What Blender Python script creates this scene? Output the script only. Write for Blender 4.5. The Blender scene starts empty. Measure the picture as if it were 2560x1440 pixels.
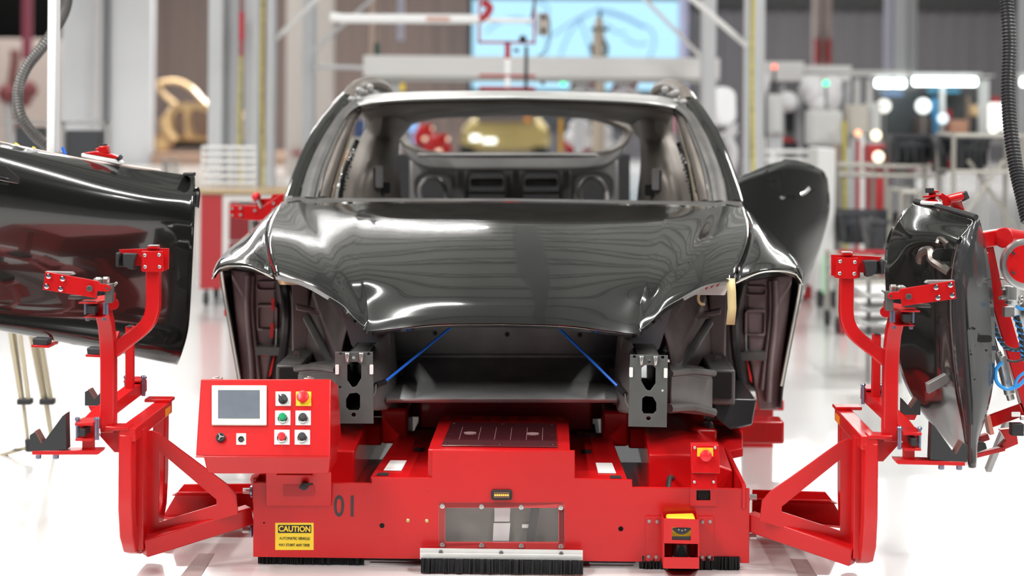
import bpy, bmesh, math, random
from mathutils import Vector, Matrix
R = math.radians
random.seed(4)
C = bpy.context.scene.collection
sc = bpy.context.scene
# ---------------------------------------------------------------- camera
F_PX, HX, HY, CAM_H, ROLL = 5000.0, 1280.0, 270.0, 1.40, R(0.45)
cam_d = bpy.data.cameras.new('camera')
cam = bpy.data.objects.new('camera', cam_d); C.objects.link(cam); sc.camera = cam
cam_d.sensor_width = 36.0
cam_d.lens = F_PX / 2560 * 36.0
cam_d.shift_x = 0.0
cam_d.shift_y = -(720 - HY) / 2560
cam_d.clip_start = 0.1; cam_d.clip_end = 300
cR = Vector((math.cos(ROLL), 0, math.sin(ROLL)))
cU = Vector((-math.sin(ROLL), 0, math.cos(ROLL)))
cam.matrix_world = Matrix.Translation((0, 0, CAM_H)) @ Matrix(((cR.x, cU.x, 0, 0), (0, 0, -1, 0), (cR.z, cU.z, 0, 0), (0, 0, 0, 1)))
cam_d.dof.use_dof = True
cam_d.dof.focus_distance = 6.25
cam_d.dof.aperture_fstop = 2.0
# ---------------------------------------------------------------- exposure, world
sc.view_settings.view_transform = 'Standard'
sc.view_settings.look = 'None'
sc.view_settings.exposure = 0.17
sc.view_settings.gamma = 1.0
sc.view_settings.use_curve_mapping = False
sc.cycles.use_denoising = True
sc.cycles.max_bounces = 7
sc.cycles.diffuse_bounces = 3
sc.cycles.glossy_bounces = 4
sc.cycles.transmission_bounces = 4
sc.cycles.caustics_reflective = False
sc.cycles.caustics_refractive = False
sc.cycles.sample_clamp_indirect = 6
wd = bpy.data.worlds.new('world'); sc.world = wd; wd.use_nodes = True
wd.node_tree.nodes['Background'].inputs[0].default_value = (1.0, 0.985, 0.96, 1)
wd.node_tree.nodes['Background'].inputs[1].default_value = 0.18
# ceiling lamps of the hall, with added fill and wall wash lamps: (x, y, z, length along x, length along y, power)
CEIL = 8.6
LAMPS = [(-2.9, 7.5, 6.9, 4.6, .09, 340), (-4.7, 22.5, 7.2, 8.6, .14, 330), (-4.2, 2.6, 6.4, .2, 6.0, 560), (4.0, 5.0, 6.4, .07, 7.0, 520), (7.6, 12.8, 7.0, 5.0, .12, 420), (-8.8, 12.8, 7.0, 5.0, .12, 420),  # last pair added to brighten the machines and columns behind
         (-10, 37, 7.3, 9.0, .2, 1000), (9, 37, 7.3, 9, .2, 1000), (-5.6, -1.5, 5.8, .08, 5, 460), (5.6, -1.5, 5.8, .08, 5, 460), (-8, 47.5, 7.2, 14, .3, 2000), (8, 47.5, 7.2, 14, .3, 1600)]  # pair behind the camera is added fill, last pair washes the back wall
for i, (x, y, z, lx, ly, pw) in enumerate(LAMPS):
    ld = bpy.data.lights.new('hall_and_fill_light', 'AREA'); ld.shape = 'RECTANGLE'; ld.size = lx; ld.size_y = ly
    ld.energy = pw; ld.color = (1.0, 0.99, 0.965)
    lo = bpy.data.objects.new('hall_and_fill_light', ld); C.objects.link(lo); lo.location = (x, y, z - .01)

# ---------------------------------------------------------------- frames
YAW = R(1.3)
CART_O = Vector((-0.0317, 6.09, 0))
FW = Matrix.Identity(4)
FC = Matrix.Translation(CART_O) @ Matrix.Rotation(-YAW, 4, 'Z')
FCI = FC.inverted()
def P(px, py, d):
    "world point seen at photo pixel (px, py) when it stands d metres in front of the camera"
    a = (px - HX) / F_PX; b = (HY - py) / F_PX
    return Vector((0, 0, CAM_H)) + (cR * a + cU * b + Vector((0, 1, 0))) * d
def L(px, py, d):
    "the same point in the frame of the cart and the car body on it"
    return FCI @ P(px, py, d)
def mir(v): return Vector((-v[0], v[1], v[2]))

# ---------------------------------------------------------------- materials
MATS = {}
def mat(name, col, rough=.5, metal=0, coat=0, coat_r=.03, spec=.5, emit=None, es=0, noise=0, nscale=8, bump=0, bscale=60, alpha=None, trans=0, ior=1.5, col2=None, stretch=None, nrough=0):
    if name in MATS: return MATS[name]
    m = bpy.data.materials.new(name); m.use_nodes = True
    nt = m.node_tree; b = nt.nodes['Principled BSDF']
    b.inputs['Base Color'].default_value = (*col, 1)
    b.inputs['Roughness'].default_value = rough
    b.inputs['Metallic'].default_value = metal
    b.inputs['Specular IOR Level'].default_value = spec
    b.inputs['Coat Weight'].default_value = coat
    b.inputs['Coat Roughness'].default_value = coat_r
    b.inputs['IOR'].default_value = ior
    if alpha is not None: b.inputs['Alpha'].default_value = alpha
    if trans: b.inputs['Transmission Weight'].default_value = trans
    if emit:
        b.inputs['Emission Color'].default_value = (*emit, 1); b.inputs['Emission Strength'].default_value = es
    tc = nt.nodes.new('ShaderNodeTexCoord'); mp = nt.nodes.new('ShaderNodeMapping')
    nt.links.new(tc.outputs['Object'], mp.inputs[0])
    if stretch: mp.inputs['Scale'].default_value = stretch
    nz = nt.nodes.new('ShaderNodeTexNoise'); nz.inputs['Scale'].default_value = nscale; nz.inputs['Detail'].default_value = 5
    nt.links.new(mp.outputs[0], nz.inputs['Vector'])
    if noise or col2:
        mx = nt.nodes.new('ShaderNodeMix'); mx.data_type = 'RGBA'
        rp = nt.nodes.new('ShaderNodeValToRGB'); rp.color_ramp.elements[0].position = .35; rp.color_ramp.elements[1].position = .7
        nt.links.new(nz.outputs['Fac'], rp.inputs[0]); nt.links.new(rp.outputs[0], mx.inputs['Factor'])
        c2 = col2 or tuple(max(0, c * (1 - noise)) for c in col)
        mx.inputs['A'].default_value = (*col, 1); mx.inputs['B'].default_value = (*c2, 1)
        nt.links.new(mx.outputs['Result'], b.inputs['Base Color'])
    if nrough:
        mr = nt.nodes.new('ShaderNodeMapRange'); mr.inputs['To Min'].default_value = rough; mr.inputs['To Max'].default_value = rough + nrough
        nt.links.new(nz.outputs['Fac'], mr.inputs['Value']); nt.links.new(mr.outputs[0], b.inputs['Roughness'])
    if bump:
        n2 = nt.nodes.new('ShaderNodeTexNoise'); n2.inputs['Scale'].default_value = bscale
        nt.links.new(mp.outputs[0], n2.inputs['Vector'])
        bp = nt.nodes.new('ShaderNodeBump'); bp.inputs['Strength'].default_value = bump; bp.inputs['Distance'].default_value = .002
        nt.links.new(n2.outputs['Fac'], bp.inputs['Height']); nt.links.new(bp.outputs[0], b.inputs['Normal'])
    MATS[name] = m
    return m
RED = mat('red_powder_coat', (.56, .006, .008), .3, spec=.4, coat=.3, coat_r=.12, noise=.12, nscale=3)
RED2 = mat('red_far_paint', (.42, .02, .03), .5)
BLACKP = mat('black_car_paint', (.012, .013, .012), .12, coat=1, coat_r=.015, spec=.6)
BLACKC = mat('black_coated_metal', (.022, .022, .024), .28, coat=.4, coat_r=.1, noise=.3, nscale=6)
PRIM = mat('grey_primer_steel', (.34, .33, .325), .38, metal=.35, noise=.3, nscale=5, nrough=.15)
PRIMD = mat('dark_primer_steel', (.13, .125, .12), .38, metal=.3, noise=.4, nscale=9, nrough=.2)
PRIMB = mat('brown_primer_steel', (.25, .22, .195), .34, metal=.4, noise=.35, nscale=6, nrough=.2)  # mottled brownish primer of the inner shell
ALU = mat('bright_aluminium', (.62, .63, .62), .28, metal=.85, noise=.12, nscale=14)
ALUD = mat('dull_aluminium_plate', (.15, .16, .155), .38, metal=.7, noise=.2, nscale=10, nrough=.2)
STEEL = mat('zinc_steel', (.62, .62, .60), .3, metal=.9, noise=.15, nscale=30)
BLUST = mat('blue_zinc_bolt', (.30, .33, .46), .28, metal=.8)
RUB = mat('black_rubber', (.022, .022, .024), .6, noise=.2, nscale=20)
HOLE = mat('dark_hole', (.004, .004, .004), .8)
WHITE = mat('white_paint', (.9, .9, .9), .4, noise=.03, nscale=3)
PLAW = mat('white_plastic', (.78, .78, .76), .35)
CREAM = mat('cream_plastic', (.72, .70, .62), .4)
YEL = mat('yellow_plastic', (.85, .6, .03), .4)
GRNB = mat('green_button', (.0, .28, .11), .3)
REDB = mat('red_button', (.7, .02, .03), .3)
SCREEN = mat('grey_touch_screen', (.13, .15, .18), .25, noise=.1, nscale=20)
BLUEP = mat('blue_plastic_tube', (.01, .16, .8), .35)
PAPER = mat('beige_masking_paper', (.8, .62, .36), .7)
WPAPER = mat('white_paper', (.8, .78, .76), .6)
TAPE = mat('masking_tape', (.72, .58, .30), .6)
GLASS = mat('polycarbonate_window', (.22, .21, .19), .12, coat=.6, coat_r=.03, noise=.5, nscale=4)
GOLD = mat('gold_car_paint', (.42, .33, .13), .3, metal=.4, coat=.6)
GOLDD = mat('gold_bronze_paint', (.55, .38, .19), .38, metal=.25, coat=.5)
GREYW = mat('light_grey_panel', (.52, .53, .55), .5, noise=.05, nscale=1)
COLM = mat('silver_grey_column_paint', (.56, .57, .59), .4, noise=.06, nscale=2)
OFFW = mat('off_white_panel', (.74, .73, .72), .45)
DKGREY = mat('dark_grey_plastic', (.035, .037, .042), .5)
WOODM = mat('tan_wood_worktop', (.5, .36, .2), .5, noise=.2, nscale=6)
TRIPM = mat('tan_metal_tripod', (.52, .46, .32), .45, metal=.3)
HOSEM = mat('grey_corrugated_hose', (.12, .115, .11), .38, metal=.3)
HOSEB = mat('black_corrugated_hose', (.014, .014, .016), .42)
CHROME = mat('bright_chrome', (.75, .75, .74), .12, metal=1)

# ---------------------------------------------------------------- mesh builder
def catmull(pts, n, closed=False):
    pts = [Vector(p) for p in pts]; m = len(pts); out = []
    segs = m if closed else m - 1
    for i in range(segs):
        if closed: p0, p1, p2, p3 = pts[(i-1) % m], pts[i], pts[(i+1) % m], pts[(i+2) % m]
        else:
            p1, p2 = pts[i], pts[i+1]
            p0 = pts[i-1] if i else p1 * 2 - p2
            p3 = pts[i+2] if i + 2 < m else p2 * 2 - p1
        for k in range(n):
            t = k / n
            out.append(.5 * ((2 * p1) + (p2 - p0) * t + (2*p0 - 5*p1 + 4*p2 - p3) * t*t + (3*p1 - p0 - 3*p2 + p3) * t**3))
    if not closed: out.append(pts[-1])
    return out
SPLIT = set('chrome_glint air_hose wrist bulkhead_rib rivet bolt_centre lever_bolt clamp_bolt station_bolt window_screw mount_screw plate_screw box_screw strip_screw tray_bolt brass_rivet cover_label cover_slot lid_latch white_pad plate_highlight panel_hole slot_mark plate_line warning_mark led caster wheel tail_lamp frame_post shelf_bolt black_knob yellow_cap red_marker latch_hole drum_bolt spreader_foot door_pillar box_dial speaker_bracket tray_wall clamp_nut stem_base status_window enclosure_post monitor lamp work_lamp red_fixture black_fixture white_sleeve crossbar top_flange strut_tower bin_rib pillar_pocket brace_tube support_foot stop_bar base floor_spreader white_cover joint bulkhead_brace backing_plate clamp_base clamp_station rubber_jaw rubber_stop frame_tube'.split())
class MB:
    def __init__(s): s.v = []; s.f = []
    def add(s, vs, fs):
        o = len(s.v); s.v += [Vector(v) for v in vs]; s.f += [[i + o for i in f] for f in fs]; return s
    def box(s, a, b):
        x0, y0, z0 = [min(a[i], b[i]) for i in range(3)]; x1, y1, z1 = [max(a[i], b[i]) for i in range(3)]
        return s.hexa([(x0,y0,z0),(x1,y0,z0),(x1,y0,z1),(x0,y0,z1)], [(x0,y1,z0),(x1,y1,z0),(x1,y1,z1),(x0,y1,z1)])
    def hexa(s, front, back):
        n = len(front)
        fs = [list(range(n)), list(range(2*n-1, n-1, -1))] + [[i, i + n, (i+1) % n + n, (i+1) % n] for i in range(n)]
        return s.add(list(front) + list(back), fs)
    def prism(s, pts, off):
        off = Vector(off); return s.hexa([Vector(p) for p in pts], [Vector(p) + off for p in pts])
    def frame(s, d, up=(0, 0, 1)):
        d = Vector(d).normalized(); up = Vector(up)
        x = d.cross(up)
        if x.length < 1e-3: x = d.cross(Vector((0, 1, 0)))
        x.normalize(); return x, x.cross(d).normalized()
    def bar(s, p, q, w, h, up=(0, 0, 1)):
        return s.rtube([p, q], w, h, up)
    def rtube(s, path, w, h, up=(0, 0, 1), n=0):
        path = [Vector(p) for p in path]
        if n: path = catmull(path, n)
        prof = [(-w/2, -h/2), (w/2, -h/2), (w/2, h/2), (-w/2, h/2)]
        return s.sweep(path, prof, up)
    def sweep(s, path, prof, up=(0, 0, 1), closed=False, scales=None):
        path = [Vector(p) for p in path]; vs = []; m = len(prof); last = None
        for i, p in enumerate(path):
            if closed: d = path[(i+1) % len(path)] - path[i-1]
            else: d = path[min(i+1, len(path)-1)] - path[max(i-1, 0)]
            x, y = s.frame(d, up)
            if last and x.dot(last) < 0 and abs(Vector(up).normalized().dot(d.normalized())) > .9: x, y = -x, -y
            last = x
            k = scales[i] if scales else 1
            # mitre
            c = 1.0
            if not closed and 0 < i < len(path) - 1:
                a = (path[i] - path[i-1]).normalized(); c = max(.5, a.dot(d.normalized()))
            for u, w in prof: vs.append(p + x * u * k + y * w * k / 1)
        fs = []
        n = len(path)
        for i in range(n if closed else n - 1):
            for j in range(m):
                a, b = i * m + j, i * m + (j+1) % m
                c_, d_ = ((i+1) % n) * m + (j+1) % m, ((i+1) % n) * m + j
                fs.append([a, b, c_, d_])
        if not closed: fs += [list(range(m))[::-1], [(n-1)*m + j for j in range(m)]]
        return s.add(vs, fs)
    def tube(s, path, r, n=10, sm=0, up=(0, .3, 1), closed=False, scales=None):
        path = [Vector(p) for p in path]
        if sm: path = catmull(path, sm, closed)
        # parallel transport
        m = len(path); vs = []
        d = ((path[1] - path[0])).normalized(); x, y = s.frame(d, up)
        for i, p in enumerate(path):
            nd = (path[min(i+1, m-1)] - path[max(i-1, 0)]).normalized()
            q = d.rotation_difference(nd); x = q @ x; y = q @ y; d = nd
            k = scales[i] if scales else 1
            for j in range(n):
                a = 2 * math.pi * j / n; vs.append(p + (x * math.cos(a) + y * math.sin(a)) * r * k)
        fs = [[i*n + j, i*n + (j+1) % n, (i+1)*n + (j+1) % n, (i+1)*n + j] for i in range(m-1) for j in range(n)]
        fs += [list(range(n))[::-1], [(m-1)*n + j for j in range(n)]]
        return s.add(vs, fs)
    def cyl(s, p, q, r, r2=None, n=20):
        p, q = Vector(p), Vector(q); x, y = s.frame(q - p); r2 = r if r2 is None else r2
        vs = [p + (x*math.cos(2*math.pi*j/n) + y*math.sin(2*math.pi*j/n)) * r for j in range(n)] + [q + (x*math.cos(2*math.pi*j/n) + y*math.sin(2*math.pi*j/n)) * r2 for j in range(n)]
        return s.add(vs, [[j, (j+1) % n, (j+1) % n + n, j + n] for j in range(n)] + [list(range(n))[::-1], list(range(n, 2*n))])
    def lathe(s, p, axis, prof, n=20):
        p = Vector(p); d = Vector(axis).normalized(); x, y = s.frame(d); vs = []
        for r, h in prof:
            for j in range(n): vs.append(p + d*h + (x*math.cos(2*math.pi*j/n) + y*math.sin(2*math.pi*j/n)) * r)
        m = len(prof)
        fs = [[i*n+j, i*n+(j+1) % n, (i+1)*n+(j+1) % n, (i+1)*n+j] for i in range(m-1) for j in range(n)]
        fs += [list(range(n))[::-1], [(m-1)*n+j for j in range(n)]]
        return s.add(vs, fs)
    def ball(s, c, r, sx=1, sy=1, sz=1, n=16):
        c = Vector(c); prof = []
        vs = []; fs = []; h = n // 2
        for i in range(1, h):
            t = math.pi * i / h
            for j in range(n):
                a = 2*math.pi*j/n; vs.append(c + Vector((math.sin(t)*math.cos(a)*r*sx, math.sin(t)*math.sin(a)*r*sy, math.cos(t)*r*sz)))
        vs += [c + Vector((0, 0, r*sz)), c - Vector((0, 0, r*sz))]; T, Bm = len(vs)-2, len(vs)-1
        for i in range(h-2):
            for j in range(n): fs.append([i*n+j, (i+1)*n+j, (i+1)*n+(j+1) % n, i*n+(j+1) % n])
        for j in range(n): fs.append([T, j, (j+1) % n]); fs.append([Bm, (h-2)*n+(j+1) % n, (h-2)*n+j])
        return s.add(vs, fs)
    def grid(s, rows):
        n = len(rows[0]); vs = [v for r in rows for v in r]
        return s.add(vs, [[i*n+j, i*n+j+1, (i+1)*n+j+1, (i+1)*n+j] for i in range(len(rows)-1) for j in range(n-1)])
    def mirror(s):
        o = MB(); o.v = [mir(v) for v in s.v]; o.f = [f[::-1] for f in s.f]; return o
    def merge(s, o): return s.add(o.v, o.f)
    def pieces(s):
        n = len(s.v); par = list(range(n))
        def fnd(a):
            while par[a] != a: par[a] = par[par[a]]; a = par[a]
            return a
        for f in s.f:
            for k in f[1:]: par[fnd(k)] = fnd(f[0])
        isl = {}
        for f in s.f: isl.setdefault(fnd(f[0]), []).append(f)
        grp = []
        for fs in isl.values():
            vs = {k for f in fs for k in f}
            grp.append([[min(s.v[k][a] for k in vs) - .0005 for a in range(3)], [max(s.v[k][a] for k in vs) + .0005 for a in range(3)], fs])
        ch = True
        while ch:
            ch = False
            for i in range(len(grp)):
                for j in range(i + 1, len(grp)):
                    a, b = grp[i], grp[j]
                    if all(a[0][k] <= b[1][k] and b[0][k] <= a[1][k] for k in range(3)):
                        grp[i] = [[min(a[0][k], b[0][k]) for k in range(3)], [max(a[1][k], b[1][k]) for k in range(3)], a[2] + b[2]]
                        grp.pop(j); ch = True; break
                if ch: break
        out = []
        for g in grp:
            ids = sorted({k for f in g[2] for k in f}); mp = {k: i for i, k in enumerate(ids)}
            m = MB(); m.v = [s.v[k] for k in ids]; m.f = [[mp[k] for k in f] for f in g[2]]; out.append(m)
        return out
    def o(s, name, m, parent=None, **kw):
        if parent is not None and name in SPLIT:
            ps = s.pieces()
            if 1 < len(ps) <= 60:
                return [q._o(name, m, parent, **kw) for q in ps][0]
        return s._o(name, m, parent, **kw)
    def _o(s, name, m, parent=None, bevel=0, smooth=True, solid=0, ang=35, base=None, frame=None, sub=0, seg=2):
        base = Vector(base) if base is not None else (Vector(parent['_b']) if parent else Vector((0, 0, 0)))
        me = bpy.data.meshes.new(name)
        me.from_pydata([tuple(v - base) for v in s.v], [], s.f)
        bm = bmesh.new(); bm.from_mesh(me)
        if not solid: bmesh.ops.recalc_face_normals(bm, faces=bm.faces)
        bm.to_mesh(me); bm.free()
        me.materials.append(m)
        if smooth:
            for p in me.polygons: p.use_smooth = True
            me.set_sharp_from_angle(angle=R(ang))
        ob = bpy.data.objects.new(name, me); C.objects.link(ob)
        ob['_b'] = tuple(base)
        if parent: ob.parent = parent
        else:
            fr = FW if frame is None else frame
            ob.matrix_world = fr @ Matrix.Translation(base)
        if solid:
            md = ob.modifiers.new('solid', 'SOLIDIFY'); md.thickness = solid; md.offset = -1; md.use_even_offset = False
        if sub:
            md = ob.modifiers.new('sub', 'SUBSURF'); md.levels = md.render_levels = sub
        if bevel:
            md = ob.modifiers.new('bevel', 'BEVEL'); md.width = bevel; md.segments = seg; md.limit_method = 'ANGLE'; md.angle_limit = R(40); md.harden_normals = False
        return ob
def tag(o, label, cat, group=None, kind=None):
    if label: o['label'] = label
    if cat: o['category'] = cat
    if group: o['group'] = group
    if kind: o['kind'] = kind
    return o
def thing(name, label, cat, base, group=None, frame=None):
    o = bpy.data.objects.new(name, None); C.objects.link(o); o.empty_display_size = .1
    o['_b'] = tuple(base); o.matrix_world = (FW if frame is None else frame) @ Matrix.Translation(Vector(base))
    return tag(o, label, cat, group)
def struct(name, mb, m, **k):
    o = mb.o(name, m, **k); o['kind'] = 'structure'; return o
def lab(o, t): o['label'] = t; return o
def plate(outer, holes, o3, ex, ey, th, bev=0):
    "flat plate with holes: outline in 2D, lifted to o3 + u*ex + v*ey, thick along the cross product; returns MB"
    cu = bpy.data.curves.new('tmp', 'CURVE'); cu.dimensions = '2D'; cu.fill_mode = 'BOTH'; cu.extrude = th / 2; cu.bevel_depth = bev; cu.offset = -bev
    for poly in [outer] + list(holes):
        sp = cu.splines.new('POLY'); sp.points.add(len(poly) - 1); sp.use_cyclic_u = True
        for i, p in enumerate(poly): sp.points[i].co = (p[0], p[1], 0, 1)
    ob = bpy.data.objects.new('tmp', cu); C.objects.link(ob)
    me = bpy.data.meshes.new_from_object(ob.evaluated_get(bpy.context.evaluated_depsgraph_get()))
    ex, ey = Vector(ex), Vector(ey); ez = ex.cross(ey).normalized(); o3 = Vector(o3)
    mb = MB(); mb.add([o3 + ex*v.co.x + ey*v.co.y + ez*v.co.z for v in me.vertices], [list(p.vertices) for p in me.polygons])
    bpy.data.objects.remove(ob); bpy.data.meshes.remove(me); bpy.data.curves.remove(cu)
    return mb
def pplate(outer_px, holes_px, d, th, fn=None, bev=0, d2=None):
    "plate whose outline is read off the photo at depth d (metres); near plane parallel to the picture"
    fn = fn or L
    o3 = fn(1280, 270, d); ex = (fn(1380, 270, d) - o3) / 100; ey = (fn(1280, 370, d) - o3) / 100
    k = ex.length; kk = ey.length
    exn, eyn = ex.normalized(), -ey.normalized()
    cv = lambda q: ((q[0] - 1280) * k, -(q[1] - 270) * kk)
    return plate([cv(q) for q in outer_px], [[cv(q) for q in h] for h in holes_px], o3 + exn.cross(eyn) * (-th/2), exn, eyn, th, bev)
def circ(cx, cy, r, n=16, ry=None): return [(cx + r*math.cos(2*math.pi*i/n), cy + (ry or r)*math.sin(2*math.pi*i/n)) for i in range(n)]
def rrect(x0, y0, x1, y1, r, n=4):
    pts = []
    for (cx, cy, a0) in ((x1-r, y1-r, 0), (x0+r, y1-r, 90), (x0+r, y0+r, 180), (x1-r, y0+r, 270)):
        for i in range(n+1):
            a = R(a0 + 90*i/n); pts.append((cx + r*math.cos(a), cy + r*math.sin(a)))
    return pts
def smooth2(cl, n): return [(p.x, p.y) for p in catmull([(a, b, 0) for a, b in cl], n, True)]
def text(s, size, m, parent, o3, ex, ey, name='lettering', sx=1.0, align='CENTER', th=.0006, bold=0, space=1.0):
    cu = bpy.data.curves.new('tmp', 'FONT'); cu.body = s; cu.size = size; cu.align_x = align; cu.align_y = 'CENTER'; cu.extrude = th; cu.offset = bold; cu.space_character = space
    ob = bpy.data.objects.new('tmp', cu); C.objects.link(ob)
    me = bpy.data.meshes.new_from_object(ob.evaluated_get(bpy.context.evaluated_depsgraph_get()))
    ex, ey = Vector(ex).normalized(), Vector(ey).normalized(); ez = ex.cross(ey); o3 = Vector(o3)
    mb = MB(); mb.add([o3 + ex*v.co.x*sx + ey*v.co.y + ez*v.co.z for v in me.vertices], [list(p.vertices) for p in me.polygons])
    bpy.data.objects.remove(ob); bpy.data.meshes.remove(me); bpy.data.curves.remove(cu)
    return mb.o(name, m, parent, smooth=False)
def loft(cols, nu, nv, smooth_it=0, tension=None):
    "columns of 3D points (same count each) -> smooth grid MB"
    cs = [catmull(c, nv) for c in cols]
    rows = []
    for j in range(len(cs[0])): rows.append(catmull([c[j] for c in cs], nu))
    for _ in range(smooth_it):
        new = [r[:] for r in rows]
        for i in range(1, len(rows)-1):
            for j in range(1, len(rows[0])-1):
                new[i][j] = rows[i][j]*.4 + (rows[i-1][j] + rows[i+1][j] + rows[i][j-1] + rows[i][j+1]) * .15
        rows = new
    return rows

# ---------------------------------------------------------------- the hall
FLOORM = bpy.data.materials.new('white_epoxy_floor'); FLOORM.use_nodes = True
nt = FLOORM.node_tree; b = nt.nodes['Principled BSDF']
b.inputs['Roughness'].default_value = .22; b.inputs['Coat Weight'].default_value = .5; b.inputs['Coat Roughness'].default_value = .08
tc = nt.nodes.new('ShaderNodeTexCoord'); nz = nt.nodes.new('ShaderNodeTexNoise'); nz.inputs['Scale'].default_value = .6; nz.inputs['Detail'].default_value = 6
rp = nt.nodes.new('ShaderNodeValToRGB'); rp.color_ramp.elements[0].color = (.66, .65, .64, 1); rp.color_ramp.elements[1].color = (.78, .77, .76, 1)
nt.links.new(tc.outputs['Object'], nz.inputs['Vector']); nt.links.new(nz.outputs['Fac'], rp.inputs[0]); nt.links.new(rp.outputs[0], b.inputs['Base Color'])
n2 = nt.nodes.new('ShaderNodeTexNoise'); n2.inputs['Scale'].default_value = 2.5; bp = nt.nodes.new('ShaderNodeBump'); bp.inputs['Strength'].default_value = .08; bp.inputs['Distance'].default_value = .01
nt.links.new(tc.outputs['Object'], n2.inputs['Vector']); nt.links.new(n2.outputs['Fac'], bp.inputs['Height']); nt.links.new(bp.outputs[0], b.inputs['Normal'])
struct('floor', MB().box((-26, 3.8, -.2), (26, 56, 0)), FLOORM)
struct('floor', MB().box((-26, -8, -.2), (26, 3.8, 0)), mat('unseen_dark_grey_floor', (.07, .07, .072), .45, noise=.2, nscale=2))  # unseen floor behind the camera, added dark for the car door's reflection
WALLB = mat('brown_ribbed_curtain_wall', (.135, .098, .088), .7, noise=.15, nscale=1.2, stretch=(6, 1, .05))
def ribbed(x0, x1, y, z0, z1, pitch=.45, dep=.08):
    mb = MB(); x = x0; rows = [[], []]
    while x < x1:
        for dx, dy in ((0, 0), (.55*pitch, 0), (.62*pitch, -dep), (.93*pitch, -dep)):
            rows[0].append(Vector((x+dx, y+dy, z0))); rows[1].append(Vector((x+dx, y+dy, z1)))
        x += pitch
    return mb.grid(rows)
struct('wall_back', ribbed(-26, -1.2, 55.5, 0, CEIL), WALLB, smooth=False)
struct('wall_back', ribbed(-1.2, 26, 55.5, 0, CEIL), mat('violet_grey_curtain_wall', (.092, .086, .095), .7, noise=.15, nscale=1.2, stretch=(6, 1, .05)), smooth=False)
struct('trim_3', MB().box((4.6, 55.1, 4.25), (26, 55.35, 5.2)), RUB_ := mat('black_upper_band', (.012, .012, .013), .7))
WALLS = mat('grey_side_wall', (.3, .29, .29), .7, noise=.1, nscale=.8)
struct('wall_left', MB().box((-26.2, -8, 0), (-26, 56, CEIL)), WALLS)
struct('wall_right', MB().box((26, -8, 0), (26.2, 56, CEIL)), WALLS)
struct('wall_front', MB().box((-26, -8.2, 0), (26, -8, CEIL)), mat('dark_hall_end', (.035, .035, .035), .8))
CEILM = mat('painted_roof_deck', (.6, .61, .59), .6, noise=.1, nscale=.5)
struct('ceiling', MB().box((-26, -8, CEIL), (26, 56, CEIL + .2)), CEILM)
BEAMM = mat('dark_roof_steel', (.2, .205, .2), .5)
mb = MB()
for i in range(26):
    y = -7 + i * 2.4; mb.box((-26, y, CEIL - .55), (26, y + .1, CEIL - .5)); mb.box((-26, y, CEIL - .08), (26, y + .1, CEIL))
    for k in range(44):
        x = -26 + k * 1.2; mb.bar((x, y + .05, CEIL - .52), (x + .6, y + .05, CEIL - .05), .04, .04); mb.bar((x + .6, y + .05, CEIL - .05), (x + 1.2, y + .05, CEIL - .52), .04, .04)
struct('trim_1', mb, BEAMM, smooth=False)
mb = MB()
for x in (-20, -13, -6.5, 0.2, 6.5, 13, 20): mb.box((x - .16, -8, CEIL - 1.15), (x + .16, 56, CEIL - .56))
struct('trim_2', mb, BEAMM, smooth=False)
LAMPM = mat('white_lamp_housing', (.8, .8, .8), .4)
for (x, y, z, lx, ly, pw) in LAMPS:
    mb = MB().box((x-lx/2-.03, y-ly/2-.03, z), (x+lx/2+.03, y+ly/2+.03, z+.07))
    s = .4
    for a in (-s, s):
        px_, py_ = (x + a*lx, y) if lx > ly else (x, y + a*ly)
        mb.box((px_-.01, py_-.01, z+.07), (px_+.01, py_+.01, CEIL - .5))
    tag(mb.o('hall_and_fill_lamp', LAMPM, None, base=(x, y, z)), 'long fluorescent ceiling lamp hanging under the roof steel, in a set with added fill lamps', 'lamp', 'lamps hanging from the roof')
# ================================================================ car body (frame: FC)
car = thing('unfinished_car', 'glossy black unfinished car body shell without front bumper, riding on the red cart', 'car', (0, 1.2, .36), frame=FC)
def cols(lst, center=False):
    out = []
    for c in lst:
        out.append([L(*p) for p in c])
    return out
hc = cols([
 [(1254,806,6.33),(1256,746,6.42),(1257,680,6.6),(1260,607,6.9),(1264,544,7.3),(1268,510,7.62)],
 [(1100,808,6.335),(1100,747,6.42),(1098,681,6.6),(1102,608,6.9),(1110,545,7.3),(1115,511,7.62)],
 [(990,819,6.365),(988,752,6.465),(982,688,6.60),(980,616,6.9),(980,549,7.3),(985,512,7.62)],
 [(926,825,6.39),(924,758,6.50),(915,690,6.60),(905,618,6.9),(905,550,7.3),(915,512,7.62)],
 [(912,814,6.40),(908,754,6.50),(898,691,6.60),(888,620,6.9),(884,551,7.29),(890,512,7.62)],
 [(888,793,6.42),(874,742,6.51),(866,692,6.60),(852,626,6.88),(838,560,7.27),(842,514,7.6)],
 [(860,763,6.44),(845,720,6.51),(832,680,6.62),(814,622,6.90),(796,562,7.27),(790,516,7.6)],
 [(824,739,6.46),(818,705,6.53),(802,668,6.66),(778,606,6.95),(757,546,7.33),(750,508,7.64)],
 [(760,704,6.50),(755,682,6.56),(745,648,6.69),(732,596,6.95),(722,548,7.3),(722,512,7.63)],
 [(692,687,6.55),(684,666,6.60),(676,640,6.70),(670,594,6.93),(680,550,7.25),(704,512,7.63)]])
for p in hc[0]: p.x = 0
rows = loft(hc, 5, 7, 4)
# full width hood: right half + mirrored half
full = [[mir(v) for v in r[::-1]][:] for r in rows]
def whole(rows): return [list(r[::-1]) + [mir(v) for v in r[1:]] for r in rows]
w = whole(rows)
lip = [v + Vector((0, .012, -.006)) for v in w[0]]
hood = MB().grid([lip] + w).o('hood', BLACKP, car, solid=-.012, ang=60)
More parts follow.
